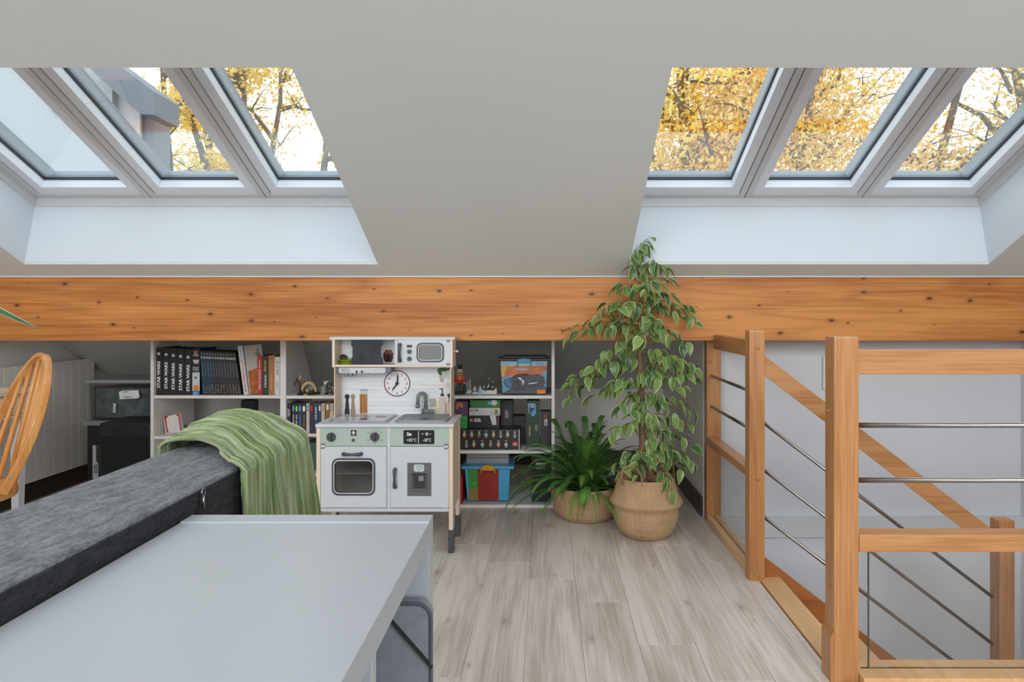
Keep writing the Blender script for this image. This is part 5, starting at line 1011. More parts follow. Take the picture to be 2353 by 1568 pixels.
# zip and seam on the rear face
zy = 1.145; MB().tube([(SX1+.002, 1.142, .800), (SX1+.003, 1.139, .775), (SX1+.002, 1.08, .70), (SX1+.002, 1.06, .65)], .003, 6).build('zip_seam', S('seam_black', 22, 22, 24, .9), so, smooth=True)
MB().tube([(SX1+.006, 1.142+.006*cos(t), .797+.006*sin(t)) for t in [2*pi*i/10 for i in range(11)]], .0014, 6).tube([(SX1+.006, 1.142, .791), (SX1+.006, 1.142, .770)], [.0022, .0026], 8).build('zip_pull', STEEL, so, smooth=True)

def throwmat():
    m, t, b = nt('green_muslin'); tcn = N(t, 'ShaderNodeTexCoord'); uv = N(t, 'ShaderNodeUVMap'); uv.uv_map = 'UVMap'
    mp = N(t, 'ShaderNodeMapping'); mp.inputs['Scale'].default_value = (1, .05, 1); t.links.new(uv.outputs[0], mp.inputs[0])
    n1_ = N(t, 'ShaderNodeTexNoise', Scale=55, Detail=4); t.links.new(mp.outputs[0], n1_.inputs['Vector'])
    n2_ = N(t, 'ShaderNodeTexNoise', Scale=420, Detail=2); t.links.new(tcn.outputs['Object'], n2_.inputs['Vector'])
    mx = N(t, 'ShaderNodeMath', operation='MULTIPLY_ADD'); mx.inputs[1].default_value = .25; t.links.new(n2_.outputs['Fac'], mx.inputs[0]); t.links.new(n1_.outputs['Fac'], mx.inputs[2])
    r = ramp(t, [(.42, srgb(88, 106, 64)), (.58, srgb(118, 134, 90)), (.80, srgb(168, 178, 144))]); t.links.new(mx.outputs[0], r.inputs[0]); t.links.new(r.outputs[0], b.inputs['Base Color'])
    b.inputs['Roughness'].default_value = .95; b.inputs['Specular IOR Level'].default_value = .1; b.inputs['Sheen Weight'].default_value = .35; b.inputs['Sheen Roughness'].default_value = .4
    bp = N(t, 'ShaderNodeBump', Strength=.7, Distance=.003); t.links.new(mx.outputs[0], bp.inputs['Height']); t.links.new(bp.outputs[0], b.inputs['Normal']); return m
from mathutils import noise
NU, NV = 190, 110
verts = []; uvs = []
for j in range(NV+1):
    v = j/NV                                     # 0 = hem on rear (right) face, 1 = hem on seat side (left)
    for i in range(NU+1):
        u = i/NU                                 # 0 = near edge, 1 = far edge
        yn = interp([(0, 1.262), (.40, 1.258), (.5, 1.27), (.62, 1.36), (.75, 1.42), (1, 1.44)], v); yf = interp([(0, 1.66), (.4, 1.62), (.55, 1.62), (1, 1.64)], v)
        y = yn+(yf-yn)*u
        lift = .018+.048*sin(pi*min(1, u*1.05))**.8 if u < .95 else .018+.048*sin(pi*min(1, .95*1.05))**.8
        lift = .010+.037*math.sin(pi*min(.5, u*.62))-.012*max(0, u-.85)*5
        arch = lambda q: interp([(0, .30), (.1, .58), (.25, .86), (.42, 1), (.6, 1), (.85, .85), (1, .6)], q)
        # cross-section: hanging side, shoulder, top, shoulder, seat side
        hang = .36
        if v < .42:
            t = v/.42; z = SH-hang*(1-t); x = SX1+.010+.035*(1-t)*(.3+.9*u)
        elif v < .52: t = (v-.42)/.10; a_ = t*pi/2; x = SX1+.010-.035*(1-cos(a_)); z = SH+.010*sin(a_)+lift*.30*t
        elif v < .86: t = (v-.52)/.34; x = SX1-.025+(SX0-SX1+.035)*t; z = SH+.010+lift*arch(t)
        elif v < .94: t = (v-.86)/.08; a_ = t*pi/2; x = SX0+.010-.022*sin(a_); z = SH+(.010+lift*.6)*cos(a_)
        else: t = (v-.94)/.06; x = SX0-.012-.02*t; z = SH-.10*t
        # pleats run across the sofa: displacement depends on y (slightly skewed with v)
        s = u*13+v*1.6; n_ = noise.noise(Vector((s*1.3, v*1.1, 3)))
        f1 = (abs(((s*.5+n_*1.2) % 1)-.5)*2); f2 = noise.noise(Vector((u*38+v*2.5, v*.9, 7))); f3 = noise.noise(Vector((u*95+v*3, v*1.4, 11)))
        amp = (.013 if v < .42 else .009)*(1 if v < .93 else .4); d = amp*(f1**1.4)+.0035*f2+.0016*f3
        fold = max(0, 1-u/.05)*.008                # thickened near hem
        d += fold*sin(u/.05*pi*.5+.6)
        if v < .42: x += d+.002; y += .006*n_*(1-v/.42)
        elif v < .52: t = (v-.42)/.1; x += d*(1-t)+.001; z += d*t
        elif v < .86: z += d
        else: t = min(1, (v-.86)/.08); z += d*(1-t); x -= d*t
        verts.append((x, y, z)); uvs.append((u, v))
mb = MB(); mb.v = [Vector(p) for p in verts]
for j in range(NV):
    for i in range(NU): a_ = j*(NU+1)+i; mb.f.append([a_, a_+1, a_+NU+2, a_+NU+1]); mb.m.append(0)
th = mb.build('throw_blanket', throwmat(), None, smooth=True); tag(th, 'crinkled sage green throw draped over the end of the charcoal sofa', 'blanket')
uvl = th.data.uv_layers.new(name='UVMap')
for lp in th.data.loops: uvl.data[lp.index].uv = uvs[lp.vertex_index]
sm = th.modifiers.new('thickness', 'SOLIDIFY'); sm.thickness = .005; sm.offset = -1

# ================================================================ CHAIR, DESK, RADIATOR, LEAF
ch = thing('spindle_chair', (-2.12, 2.42, 0), 'honey coloured wooden hoop back chair turned towards the desk at the left', 'chair')
Nn = Vector((-1.934, 2.43, 0)); dd = Vector((-.8, .6, 0)); nn = Vector((.6, .8, 0)); cw = .36; mid = Nn+dd*cw/2
def hoop(s, lean=True):  # s in 0..1 round the hoop
    t = pi*s; u_ = -cos(t); zz = .45+.475*(sin(t)**.62 if 0 < s < 1 else 0)
    k = (zz-.45)/.47; wid = .5*cw*(1+.20*sin(min(1, k)*pi))
    return mid+dd*(u_*wid)+nn*(.172*k**.9)+Vector((0, 0, zz))
hp_ = [hoop(i/40) for i in range(41)]
mb = MB(); 
for i in range(40):
    pass
# flat-section bent hoop
k0 = len(mb.v)
for i, p in enumerate(hp_):
    d_ = (hp_[min(i+1, 40)]-hp_[max(i-1, 0)]).normalized(); fn = (nn-Vector((0, 0, .35))).normalized(); sd = d_.cross(fn).normalized(); fn = sd.cross(d_).normalized()
    for a_, b_ in ((-.0095, -.014), (.0095, -.014), (.0095, .014), (-.0095, .014)): mb.v.append(p+sd*a_+fn*b_)
for i in range(40):
    for j in range(4): mb.f.append([k0+i*4+j, k0+i*4+(j+1) % 4, k0+i*4+4+(j+1) % 4, k0+i*4+4+j]); mb.m.append(0)
mb.build('hoop', CHAIRW, ch, smooth=True, bevel=.003)
for q, s in ((-.085, .26), (-.03, .36), (.03, .47), (.05, .5), (.10, .64), (.15, .74)):
    pass
for fr in (.12, .26, .42, .58, .74, .88):
    b0 = Nn+dd*(cw*fr)+nn*(.075*sin(pi*fr))+Vector((0, 0, .44)); s = .5-.5*(.5-fr)*1.15; target = hoop(min(.93, max(.07, math.acos(max(-1, min(1, -(fr-.5)*1.75)))/pi)))
    MB().tube([b0, b0.lerp(target, .35), b0.lerp(target, .7), target], [.0085, .0105, .009, .007], 10).build('spindle', CHAIRW, ch, smooth=True)
seat_c = mid-nn*.165; pts = []
for i in range(36):
    t = 2*pi*i/36; a_ = cos(t); b_ = sin(t); r_ = .215
    pts.append(seat_c+dd*(a_*r_*(1.0 if b_ > 0 else 1.06))+nn*(b_*(.255 if b_ > 0 else .20))+Vector((0, 0, .418)))
MB().prism(pts, (0, 0, .034)).build('seat', CHAIRW, ch, bevel=.006)
for a_, b_ in ((-1, -1), (1, -1), (-1, 1), (1, 1)):
    p = seat_c+dd*(.13*a_)+nn*(.12*b_); q = seat_c+dd*(.19*a_)+nn*(.19*b_)
    MB().tube([p+Vector((0, 0, .42)), p.lerp(q, .5)+Vector((0, 0, .22)), q], [.015, .019, .012], 12).build('leg', CHAIRW, ch, smooth=True)
for a_ in (-1, 1): p = seat_c+dd*(.16*a_); MB().tube([p-nn*.155+Vector((0, 0, .2)), p+nn*.155+Vector((0, 0, .2))], .009, 10).build('stretcher', CHAIRW, ch, smooth=True)
MB().tube([seat_c-dd*.16+Vector((0, 0, .2)), seat_c+dd*.16+Vector((0, 0, .2))], .009, 10).build('stretcher', CHAIRW, ch, smooth=True)
dk = thing('desk', (-2.72, 2.6, 0), 'pale wood desk with a drawer and white legs against the radiator', 'desk')
dx1 = -2.46; dxe = -2.94
MB().box(dxe, dx1+.01, 1.9, 3.27, .713, .733).build('desktop', PALEX, dk, bevel=.003)
MB().box(dxe+.01, dx1, 1.93, 3.25, .62, .709).build('apron', PALEX, dk, bevel=.002)
MB().box(dx1, dx1+.004, 2.0, 3.2, .635, .700).build('drawer_front', PALEX, dk, bevel=.001)
MB().box(dxe, dx1+.008, 1.92, 3.26, .606, .617).build('under_board', PALEX, dk, bevel=.001)
for x in (dx1-.045, dxe+.02):
    for y in (1.96, 3.19): MB().hexa([(x+.005, y+.005, 0), (x+.035, y+.005, 0), (x+.035, y+.035, 0), (x+.005, y+.035, 0)], [(x, y, .606), (x+.045, y, .606), (x+.045, y+.045, .606), (x, y+.045, .606)]).build('leg', WHITE, dk)
ra = thing('radiator', (-2.95, 3.8, .12), 'white panel radiator of vertical fins on the left wall', 'radiator')
RAD = S('radiator_white', 242, 237, 229, .45, var=.02); MB().box(-2.995, -2.937, 3.165, 4.43, .13, .785).build('mounting_gap_shade', S('rad_gap_shade', 30, 30, 30, .9), ra)  # dark mounting also fills the fin gaps, standing in for their shade
fin0 = None
for i in range(17):
    y = 4.365-.075*i
    if fin0 is None: fin0 = MB().box(-2.965, -2.935, y, y+.0715, .122, .792).build('fin', RAD, ra, bevel=.0015, seg=1); f0 = y
    else:
        o = fin0.copy(); COL.objects.link(o); o.parent = ra; o.location = (0, y-f0, 0)
MB().box(-2.94, -2.93, 3.2, 4.40, .40, .401).build('rail_line', RAD, ra)
# foliage plant whose long leaf enters the frame at upper left
pp_ = thing('potted_plant', (-1.78, 1.5, 0), 'tall plant off to the left with one long pale edged leaf reaching into view', 'plant')
MB().lathe((-1.78, 1.5, 0), [(.10, 0), (.14, .26), (.15, .28), (.135, .28), (.12, .24), (.0001, .24)], 32).build('pot', S('pot_white', 220, 218, 214, .5), pp_, smooth=True, auto=True)
LM = mat('strap_leaf', srgb(70, 100, 60), .4, var=.15); LE = S('leaf_edge', 196, 208, 196, .4)
def strap_leaf(pts, w):
    mb = MB(); n = len(pts); up = Vector((0, 0, 1))
    for i, p in enumerate(pts):
        d_ = (Vector(pts[min(i+1, n-1)])-Vector(pts[max(i-1, 0)])).normalized(); sd = d_.cross(up).normalized(); k = i/(n-1); ww = w*max(0.02, sin(pi*(.12+.88*k))**.7); tl = up*.45*ww
        for q in (-1, -.86, 0, .86, 1): mb.v.append(Vector(p)+sd*ww*q+up*ww*.35*abs(q)+(tl if q < 0 else -tl)*abs(q))
    for i in range(n-1):
        for j in range(4): mb.f.append([i*5+j, i*5+j+1, i*5+6+j, i*5+5+j]); mb.m.append(1 if j in (0, 3) else 0)
    return mb.build('leaf', [LM, LE], pp_, smooth=True, flipfix=False)
tip = P(93, 757, 1.6); strap_leaf([Vector((-1.78, 1.5, .7)).lerp(tip, k)+Vector((0, 0, .34*sin(pi*min(1, k*1.0))*(1-.45*k))) for k in [i/14 for i in range(15)]], .022)
for a_ in (2.2, 3.3, 4.3): strap_leaf([Vector((-1.78, 1.5, .5))+Vector((cos(a_)*.45*k, sin(a_)*.45*k, .5*sin(pi*k*.7))) for k in [i/10 for i in range(11)]], .025)
MB().tube([(-1.78, 1.5, .2), (-1.78, 1.5, .5), (-1.78, 1.5, .75)], [.015, .012, .008], 8).build('stem', LM, pp_)

# ================================================================ BASKETS AND PLANTS
def basketmat():
    m, t, b = nt('seagrass_weave'); tcn = N(t, 'ShaderNodeTexCoord'); n1_ = N(t, 'ShaderNodeTexNoise', Scale=160, Detail=3); n2_ = N(t, 'ShaderNodeTexNoise', Scale=14, Detail=3)
    t.links.new(tcn.outputs['Object'], n1_.inputs['Vector']); t.links.new(tcn.outputs['Object'], n2_.inputs['Vector'])
    at = N(t, 'ShaderNodeAttribute'); at.attribute_name = 'weave'
    mx = N(t, 'ShaderNodeMath', operation='MULTIPLY_ADD'); mx.inputs[1].default_value = .45; t.links.new(n1_.outputs['Fac'], mx.inputs[0]); t.links.new(at.outputs['Fac'], mx.inputs[2])
    m3 = N(t, 'ShaderNodeMath', operation='MULTIPLY_ADD'); m3.inputs[1].default_value = .6; t.links.new(n2_.outputs['Fac'], m3.inputs[0]); t.links.new(mx.outputs[0], m3.inputs[2])
    r = ramp(t, [(.35, srgb(150, 118, 86)), (.75, srgb(190, 158, 122)), (1.0, srgb(212, 186, 150))]); m4 = N(t, 'ShaderNodeMath', operation='MULTIPLY'); m4.inputs[1].default_value = .62
    t.links.new(m3.outputs[0], m4.inputs[0]); t.links.new(m4.outputs[0], r.inputs[0]); t.links.new(r.outputs[0], b.inputs['Base Color']); b.inputs['Roughness'].default_value = .85; b.inputs['Specular IOR Level'].default_value = .2; return m
BASK = basketmat()
def basket(cx_, cy_b, prof, n_u, n_v, cell, parent, name, thick=.006, amp=.0035):
    # resample the profile by arc length
    pl = [0]
    for a_, b_ in zip(prof[:-1], prof[1:]): pl.append(pl[-1]+math.hypot(b_[0]-a_[0], b_[1]-a_[1]))
    L_ = pl[-1]; mb = MB(); wv = []
    for j in range(n_v+1):
        s = L_*j/n_v; k = 0
        while k < len(pl)-2 and pl[k+1] < s: k += 1
        t = (s-pl[k])/(pl[k+1]-pl[k]); r = prof[k][0]+(prof[k+1][0]-prof[k][0])*t; z = prof[k][1]+(prof[k+1][1]-prof[k][1])*t
        for i in range(n_u):
            a_ = 2*pi*i/n_u; su = a_*.15/cell; sv = s/cell
            # diagonal twill: two strand families
            p_ = (su+sv); q_ = (su-sv); ip, iq = math.floor(p_), math.floor(q_); fp, fq = p_-ip, q_-iq
            over = ((ip+iq) % 4) < 2
            h = (sin(pi*fq)**.5 if over else sin(pi*fp)**.5)
            e = (fp if over else fq); h *= .75+.25*sin(pi*e)
            w_ = (h-.5)*amp*2; mb.v.append(Vector((cx_+(r+w_)*cos(a_), cy_b+(r+w_)*sin(a_), z))); wv.append(h*(.9 if over else 1.05)*.8)
    for j in range(n_v):
        for i in range(n_u): a_ = j*n_u+i; b_ = j*n_u+(i+1) % n_u; mb.f.append([a_, b_, b_+n_u, a_+n_u]); mb.m.append(0)
    # inner wall
    top_r, top_z = prof[-1]; k0 = len(mb.v)
    for (r, z) in ((top_r-thick, top_z), (top_r-thick*1.3, top_z-.06)):
        for i in range(n_u): a_ = 2*pi*i/n_u; mb.v.append(Vector((cx_+r*cos(a_), cy_b+r*sin(a_), z))); wv.append(.5)
    for i in range(n_u):
        j = (i+1) % n_u; mb.f.append([n_v*n_u+i, n_v*n_u+j, k0+j, k0+i]); mb.m.append(0); mb.f.append([k0+i, k0+j, k0+n_u+j, k0+n_u+i]); mb.m.append(0)
    mb.f.append(list(range(n_u))[::-1]); mb.m.append(0)
    o = mb.build(name, BASK, parent, smooth=True, flipfix=False); at = o.data.attributes.new('weave', 'FLOAT', 'POINT'); at.data.foreach_set('value', wv); return o
SOIL = S('potting_soil', 40, 32, 26, .95, var=.3, bump=.6)
# belly basket + ficus
bcx, bcy = PX(1485, 3.35), 3.36
bk = thing('belly_basket', (bcx, bcy, 0), 'round seagrass belly basket with folded waist holding the ficus', 'basket', 'seagrass baskets')
basket(bcx, bcy, [(.085, .0), (.105, .004), (.13, .03), (.148, .07), (.155, .11), (.156, .140), (.163, .152), (.174, .165), (.176, .174), (.171, .183), (.160, .197), (.150, .225), (.142, .26), (.138, .29)], 300, 150, .0125, bk, 'weave')
def rope(pts, r, name, par, n=7):
    return MB().tube(pts, r, n).build(name, BASK, par, smooth=True)
for s_ in (-1, 1):
    c0 = Vector((bcx+s_*.05-.04, bcy-.125, .275)) if s_ < 0 else Vector((bcx+.10, bcy+.09, .27))
    rope([c0+Vector((-.04, .01, 0)), c0+Vector((-.045, .0, .05)), c0+Vector((-.03, -.004, .085)), c0+Vector((.0, -.006, .09)), c0+Vector((.03, -.004, .075)), c0+Vector((.05, 0, .045)), c0+Vector((.055, -.008, -.01))], .006, 'handle', bk)
MB().lathe((bcx, bcy, .22), [(.128, 0), (.128, .01), (.0001, .02)], 32).build('pot_soil', SOIL, bk)
fc = thing('ficus_tree', (bcx, bcy, .225), 'tall weeping fig with cream edged leaves rising past the beam from its basket', 'plant')
TRK = S('ficus_bark', 118, 92, 70, .9, var=.3, scale=50, bump=.8)
def tx(z):   # trunk centre line
    t = (z-.23)/(1.33-.23); return Vector((PX(1480, 3.33)-.035*t+.006*sin(t*9), bcy-.07*min(1, t*1.6), z))
tp_ = [tx(.225+1.1*i/24) for i in range(25)]
MB().tube(tp_, [interp([(0, .024), (6, .022), (12, .016), (18, .009), (24, .0035)], i) for i in range(25)], 12).build('trunk', TRK, fc, smooth=True)
MB().tube([p+Vector((.012*cos(i*.9), .012*sin(i*.9), 0)) for i, p in enumerate(tp_[:15])], [.011-.0004*i for i in range(15)], 8).build('trunk_strand', TRK, fc, smooth=True)
def ficusmat():
    m, t, b = nt('ficus_leaf'); at = N(t, 'ShaderNodeAttribute'); at.attribute_name = 'edge'; oi = N(t, 'ShaderNodeObjectInfo'); tcn = N(t, 'ShaderNodeTexCoord')
    no = N(t, 'ShaderNodeTexNoise', Scale=55, Detail=2); t.links.new(tcn.outputs['Object'], no.inputs['Vector'])
    ad = N(t, 'ShaderNodeMath', operation='MULTIPLY_ADD'); ad.inputs[1].default_value = .45; t.links.new(no.outputs['Fac'], ad.inputs[0]); t.links.new(at.outputs['Fac'], ad.inputs[2])
    r = ramp(t, [(.98, (0, 0, 0, 1)), (1.0, (1, 1, 1, 1))]); s1 = N(t, 'ShaderNodeMath', operation='MULTIPLY'); s1.inputs[1].default_value = .82; t.links.new(ad.outputs[0], s1.inputs[0]); t.links.new(s1.outputs[0], r.inputs[0])
    r.color_ramp.elements[0].position = .80; r.color_ramp.elements[1].position = .86
    g_ = ramp(t, [(0, srgb(66, 100, 58)), (.5, srgb(96, 134, 76)), (1, srgb(142, 168, 88))]); t.links.new(oi.outputs['Random'], g_.inputs[0])
    mx = N(t, 'ShaderNodeMix', data_type='RGBA'); t.links.new(r.outputs[0], mx.inputs['Factor']); t.links.new(g_.outputs[0], mx.inputs['A']); mx.inputs['B'].default_value = srgb(214, 214, 160)
    t.links.new(mx.outputs['Result'], b.inputs['Base Color']); b.inputs['Roughness'].default_value = .28
    tr = N(t, 'ShaderNodeBsdfTranslucent'); t.links.new(mx.outputs['Result'], tr.inputs[0]); ms = N(t, 'ShaderNodeMixShader'); ms.inputs[0].default_value = .25; o = t.nodes['Material Output']
    t.links.new(b.outputs[0], ms.inputs[1]); t.links.new(tr.outputs[0], ms.inputs[2]); t.links.new(ms.outputs[0], o.inputs[0]); return m
FIC = ficusmat()
def leaf_mesh(i):
    rnd = random.Random(100+i); L_ = .070; wd_ = .0165*rnd.uniform(.92, 1.15); nl = 8; curl = rnd.uniform(.25, .9); fold = rnd.uniform(.15, .5); tw = rnd.uniform(-.5, .5); mb = MB(); ed = []
    for r in range(nl+1):
        k = r/nl; w = wd_*(sin(pi*min(1, k*1.0)**.75)**.85 if 0 < k < 1 else .02)*(1 if k < .8 else 1-.6*(k-.8)/.2)
        px_ = L_*k; pz = -curl*.02*k*k*2
        for c in (-1, -.72, 0, .72, 1): 
            a_ = tw*k; y_ = w*c; z_ = pz+abs(c)*w*fold; mb.v.append(Vector((px_, y_*cos(a_), z_+y_*sin(a_)))); ed.append(1.0 if abs(c) == 1 else (.62 if abs(c) > .5 else .0)+(.5 if k > .96 else 0))
    for r in range(nl):
        for c in range(4): a_ = r*5+c; mb.f.append([a_, a_+5, a_+6, a_+1]); mb.m.append(0)
    o = mb.build('leaf', FIC, fc, smooth=True, flipfix=False, base=Vector((0, 0, 0))); at = o.data.attributes.new('edge', 'FLOAT', 'POINT'); at.data.foreach_set('value', ed); return o
protos = [leaf_mesh(i) for i in range(6)]; used = [False]*6
rnd = random.Random(5)
ENV = [(560, 1462, 1500), (600, 1450, 1500), (640, 1435, 1545), (700, 1385, 1565), (760, 1365, 1605), (820, 1335, 1600), (880, 1300, 1605), (930, 1295, 1600), (970, 1350, 1605), (1010, 1385, 1605), (1050, 1400, 1600), (1090, 1415, 1615), (1140, 1500, 1565), (1160, 1515, 1550)]
leafpos = []; brm = MB()
def branch(py0, px1, py1, dy, nl):
    nl = int(nl*1.6+.5)
    z0 = CAMH-(py0-CY)*3.3/F; p0 = tx(min(1.32, max(.24, z0))); Y1_ = p0.y+dy; p3 = P(px1, py1, Y1_)
    m_ = p0.lerp(p3, .45); m_.z = max(p0.z, p3.z)+.045
    pts = [p0*(1-t)**2+m_*2*t*(1-t)+p3*t*t for t in [i/7 for i in range(8)]]
    brm.tube(pts, [.0032, .0028, .0024, .002, .0017, .0014, .0011, .0008], 5)
    for q in range(nl):
        t = .16+.84*(q+rnd.random()*.8)/nl; t = min(1, t); p = p0*(1-t)**2+m_*2*t*(1-t)+p3*t*t
        d_ = (p3-p0); az = math.atan2(d_.y, d_.x)+rnd.choice((-1, 1))*rnd.uniform(.2, 1.3); leafpos.append((p+Vector((rnd.uniform(-.012, .012), rnd.uniform(-.012, .012), rnd.uniform(-.02, .012))), az, rnd.choice((rnd.uniform(.1, .7), rnd.uniform(.6, 1.4)))))
ends = [(560, 590, 1493, 562, .0, 2), (600, 620, 1476, 575, -.02, 5), (610, 640, 1458, 590, -.03, 5), (620, 650, 1510, 615, -.06, 4), (635, 650, 1540, 628, -.05, 5), (640, 660, 1446, 625, -.03, 3),
        (650, 690, 1535, 655, -.12, 7), (650, 690, 1412, 668, -.06, 7), (660, 690, 1490, 672, -.18, 7), (680, 720, 1548, 690, -.08, 7), (690, 720, 1592, 722, .03, 8), (690, 730, 1600, 745, .0, 8), (690, 730, 1385, 712, -.02, 7), (690, 730, 1430, 715, -.18, 8),
        (720, 760, 1345, 745, .03, 5), (730, 770, 1300, 765, .04, 7), (735, 770, 1290, 790, .03, 5), (720, 760, 1500, 745, -.2, 8), (730, 770, 1540, 770, -.16, 8), (740, 780, 1392, 760, -.12, 8), (740, 780, 1580, 800, -.06, 8), (760, 800, 1420, 800, -.16, 8), (770, 810, 1470, 790, -.22, 7),
        (780, 820, 1370, 830, -.05, 6), (790, 830, 1560, 840, -.13, 9), (800, 840, 1597, 850, -.04, 9), (810, 850, 1350, 870, -.06, 9), (820, 850, 1305, 885, .0, 9), (820, 870, 1300, 925, .04, 9), (830, 860, 1600, 885, -.05, 9), (840, 870, 1570, 900, -.12, 9), (850, 880, 1510, 880, -.2, 7), (850, 900, 1392, 905, -.1, 8), (860, 900, 1340, 940, -.02, 7),
        (880, 930, 1420, 950, -.1, 7), (900, 930, 1550, 950, -.1, 8), (910, 940, 1600, 955, -.02, 7), (900, 950, 1450, 985, -.15, 7), (930, 970, 1510, 985, -.12, 5), (940, 980, 1590, 985, -.05, 4), (960, 1000, 1395, 1015, -.05, 4), (970, 1010, 1565, 1010, -.08, 6), (980, 1020, 1600, 1035, -.02, 7),
        (1000, 1040, 1545, 1050, -.12, 9), (1010, 1050, 1600, 1075, -.04, 9), (1020, 1060, 1570, 1090, -.08, 9), (1030, 1060, 1420, 1075, -.08, 6), (1040, 1070, 1460, 1095, -.14, 5), (1040, 1070, 1530, 1095, -.13, 6), (1030, 1070, 1545, 1140, -.15, 5), (1050, 1080, 1430, 1100, -.1, 4)]
for i, e in enumerate(ends): branch(e[1]-20 if i > 1 else 600, e[2], e[3]-8, e[4], e[5])
brm.build('branches', TRK, fc, smooth=True)['kind'] = 'stuff'
rnd.shuffle(leafpos); print('ficus leaves', len(leafpos))
extra = []
for n_i, (p, az, droop) in enumerate(leafpos):
    if n_i < 296:
        k = n_i % 6; o = protos[k] if not used[k] else protos[k].copy()
        if used[k]: COL.objects.link(o); o.parent = fc
        used[k] = True; sc = rnd.uniform(.70, 1.14); o.location = p-BASE[fc.name]; o.rotation_euler = (rnd.uniform(-.6, .6), droop, az); o.scale = (sc, sc*rnd.uniform(.95, 1.15), sc)
    else: extra.append((p, az, droop))
if extra:
    mb = MB(); ed = []
    for (p, az, droop) in extra:
        src = protos[rnd.randrange(6)].data; M_ = Matrix.Translation(p) @ Matrix.Rotation(az, 4, 'Z') @ Matrix.Rotation(droop, 4, 'Y') @ Matrix.Rotation(rnd.uniform(-.6, .6), 4, 'X')
        mb.add([M_ @ v.co for v in src.vertices], [tuple(f.vertices) for f in src.polygons]); vals = [0.0]*len(src.vertices); src.attributes['edge'].data.foreach_get('value', vals); ed += vals
    o = mb.build('small_leaves', FIC, fc, smooth=True, flipfix=False); at = o.data.attributes.new('edge', 'FLOAT', 'POINT'); at.data.foreach_set('value', ed); o['kind'] = 'stuff'
# low basket + fern
fcx, fcy = .212, 3.66
bk2 = thing('low_basket', (fcx, fcy, 0), 'wide low seagrass basket holding the fern beside the bookcase', 'basket', 'seagrass baskets')
basket(fcx, fcy, [(.12, 0), (.138, .006), (.160, .03), (.172, .06), (.180, .10), (.184, .14), (.186, .178)], 300, 90, .0135, bk2, 'weave', amp=.0045)
MB().lathe((fcx, fcy, .13), [(.165, 0), (.165, .01), (.0001, .02)], 32).build('pot_soil', SOIL, bk2)
fe = thing('fern', (fcx, fcy, .145), 'bushy dark green sword fern spilling out of the low basket', 'plant')
def fernmat():
    m, t, b = nt('fern_green'); oi = N(t, 'ShaderNodeObjectInfo'); r = ramp(t, [(0, srgb(48, 84, 38)), (.6, srgb(76, 122, 54)), (1, srgb(124, 172, 76))]); t.links.new(oi.outputs['Random'], r.inputs[0]); t.links.new(r.outputs[0], b.inputs['Base Color']); b.inputs['Roughness'].default_value = .55
    tr = N(t, 'ShaderNodeBsdfTranslucent'); t.links.new(r.outputs[0], tr.inputs[0]); ms = N(t, 'ShaderNodeMixShader'); ms.inputs[0].default_value = .2; o = t.nodes['Material Output']
    t.links.new(b.outputs[0], ms.inputs[1]); t.links.new(tr.outputs[0], ms.inputs[2]); t.links.new(ms.outputs[0], o.inputs[0]); return m
FERN = fernmat()
def frond(p0, p1, p2, n=36, w=.024, seed=0, lw=.0062):
    rnd_ = random.Random(seed); p0, p1, p2 = map(Vector, (p0, p1, p2)); mb = MB(); B = lambda t: p0*(1-t)**2+p1*2*t*(1-t)+p2*t*t
    mb.tube([B(i/10) for i in range(11)], [.0016-.0001*i for i in range(11)], 4)
    for i in range(n):
        t = .10+.9*i/n; p = B(t); d_ = (B(min(1, t+.02))-B(t-.02)).normalized(); sd = d_.cross(Vector((0, 0, 1)))
        if sd.length < .05: sd = d_.orthogonal()
        sd.normalize(); up = sd.cross(d_).normalized(); ww = w*(sin(pi*(.16+.84*t))**.7+.08)*rnd_.uniform(.85, 1.1)
        for s_ in (-1, 1):
            q = (sd*s_*.95+d_*.28-Vector((0, 0, .18))).normalized(); e = p+q*ww+up*.002*s_; h_ = d_*lw*.5
            mb.add([p-h_, p+q*ww*.55-h_*1.05+up*.002, e, p+q*ww*.55+h_*1.05+up*.002, p+h_], [(0, 1, 2, 3, 4)])
    return mb.build('frond', FERN, fe, flipfix=False)
rnd = random.Random(12); fi = 0
base0 = Vector((fcx, fcy, .15))
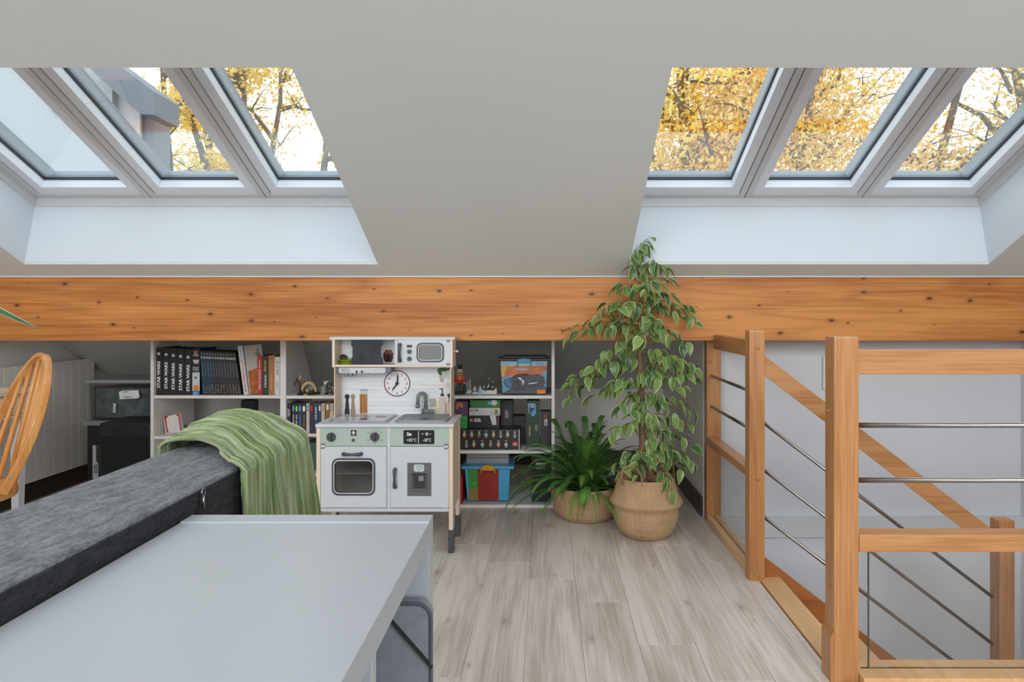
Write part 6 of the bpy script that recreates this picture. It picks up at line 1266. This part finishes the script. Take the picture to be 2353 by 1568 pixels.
for k in range(104):
    a_ = 2*pi*((k*.618) % 1); ring = (k/104)
    el = 1.35-1.25*ring+rnd.uniform(-.12, .12); L_ = rnd.uniform(.32, .44)*(1 if ring < .6 else .9)
    if sin(a_) > .3: L_ *= .8
    s0 = base0+Vector((cos(a_)*.06*ring, sin(a_)*.06*ring, 0))
    hd_ = Vector((cos(a_), sin(a_), 0)); mid_ = s0+hd_*L_*cos(el)*.6+Vector((0, 0, L_*sin(el)*.75+.05)); end = s0+hd_*L_*(cos(el)*1.05+.06)+Vector((0, 0, L_*(sin(el)*1.0-.30*cos(el))))
    end.z = max(end.z, .12 if (Vector((end.x-fcx, end.y-fcy)).length < .2) else .05)
    # keep clear of the bookcase, wall boxes and ficus trunk
    if end.x < .06 and end.y > 3.78: end.y = 3.77; mid_.y = min(mid_.y, 3.76)
    frond(s0, mid_, end, 33, .024, k); fi += 1
hand_f = [((-.10, 3.58, .34), P(1156, 1182, 3.52)), ((-.08, 3.62, .42), P(1188, 1060, 3.6)), ((-.06, 3.6, .36), P(1175, 1100, 3.55)), ((-.02, 3.56, .42), P(1215, 1075, 3.6)), ((.0, 3.5, .33), P(1222, 1135, 3.45)), ((.06, 3.46, .30), P(1258, 1132, 3.42)), ((-.05, 3.68, .5), P(1205, 1040, 3.72)),
          ((.12, 3.5, .36), P(1290, 1150, 3.42)), ((.20, 3.40, .26), P(1325, 1195, 3.44)), ((.23, 3.42, .28), P(1338, 1190, 3.44)), ((.26, 3.40, .24), P(1368, 1230, 3.40)), ((.02, 3.7, .62), P(1272, 975, 3.72)), ((.12, 3.7, .62), P(1300, 985, 3.75)), ((.22, 3.8, .6), P(1340, 965, 3.85)), ((.32, 3.8, .6), P(1385, 962, 3.85)), ((.38, 3.72, .5), P(1440, 990, 3.75)), ((.3, 3.85, .55), P(1360, 980, 3.9)), ((-.07, 3.55, .30), P(1170, 1140, 3.5)), ((.0, 3.55, .38), P(1200, 1090, 3.5))]
for i, (m_, e) in enumerate(hand_f):
    thin_ = (i == 10); frond(base0+Vector((rnd.uniform(-.04, .04), -.03, 0)), m_, e, 44, .008 if thin_ else .025, 500+i)
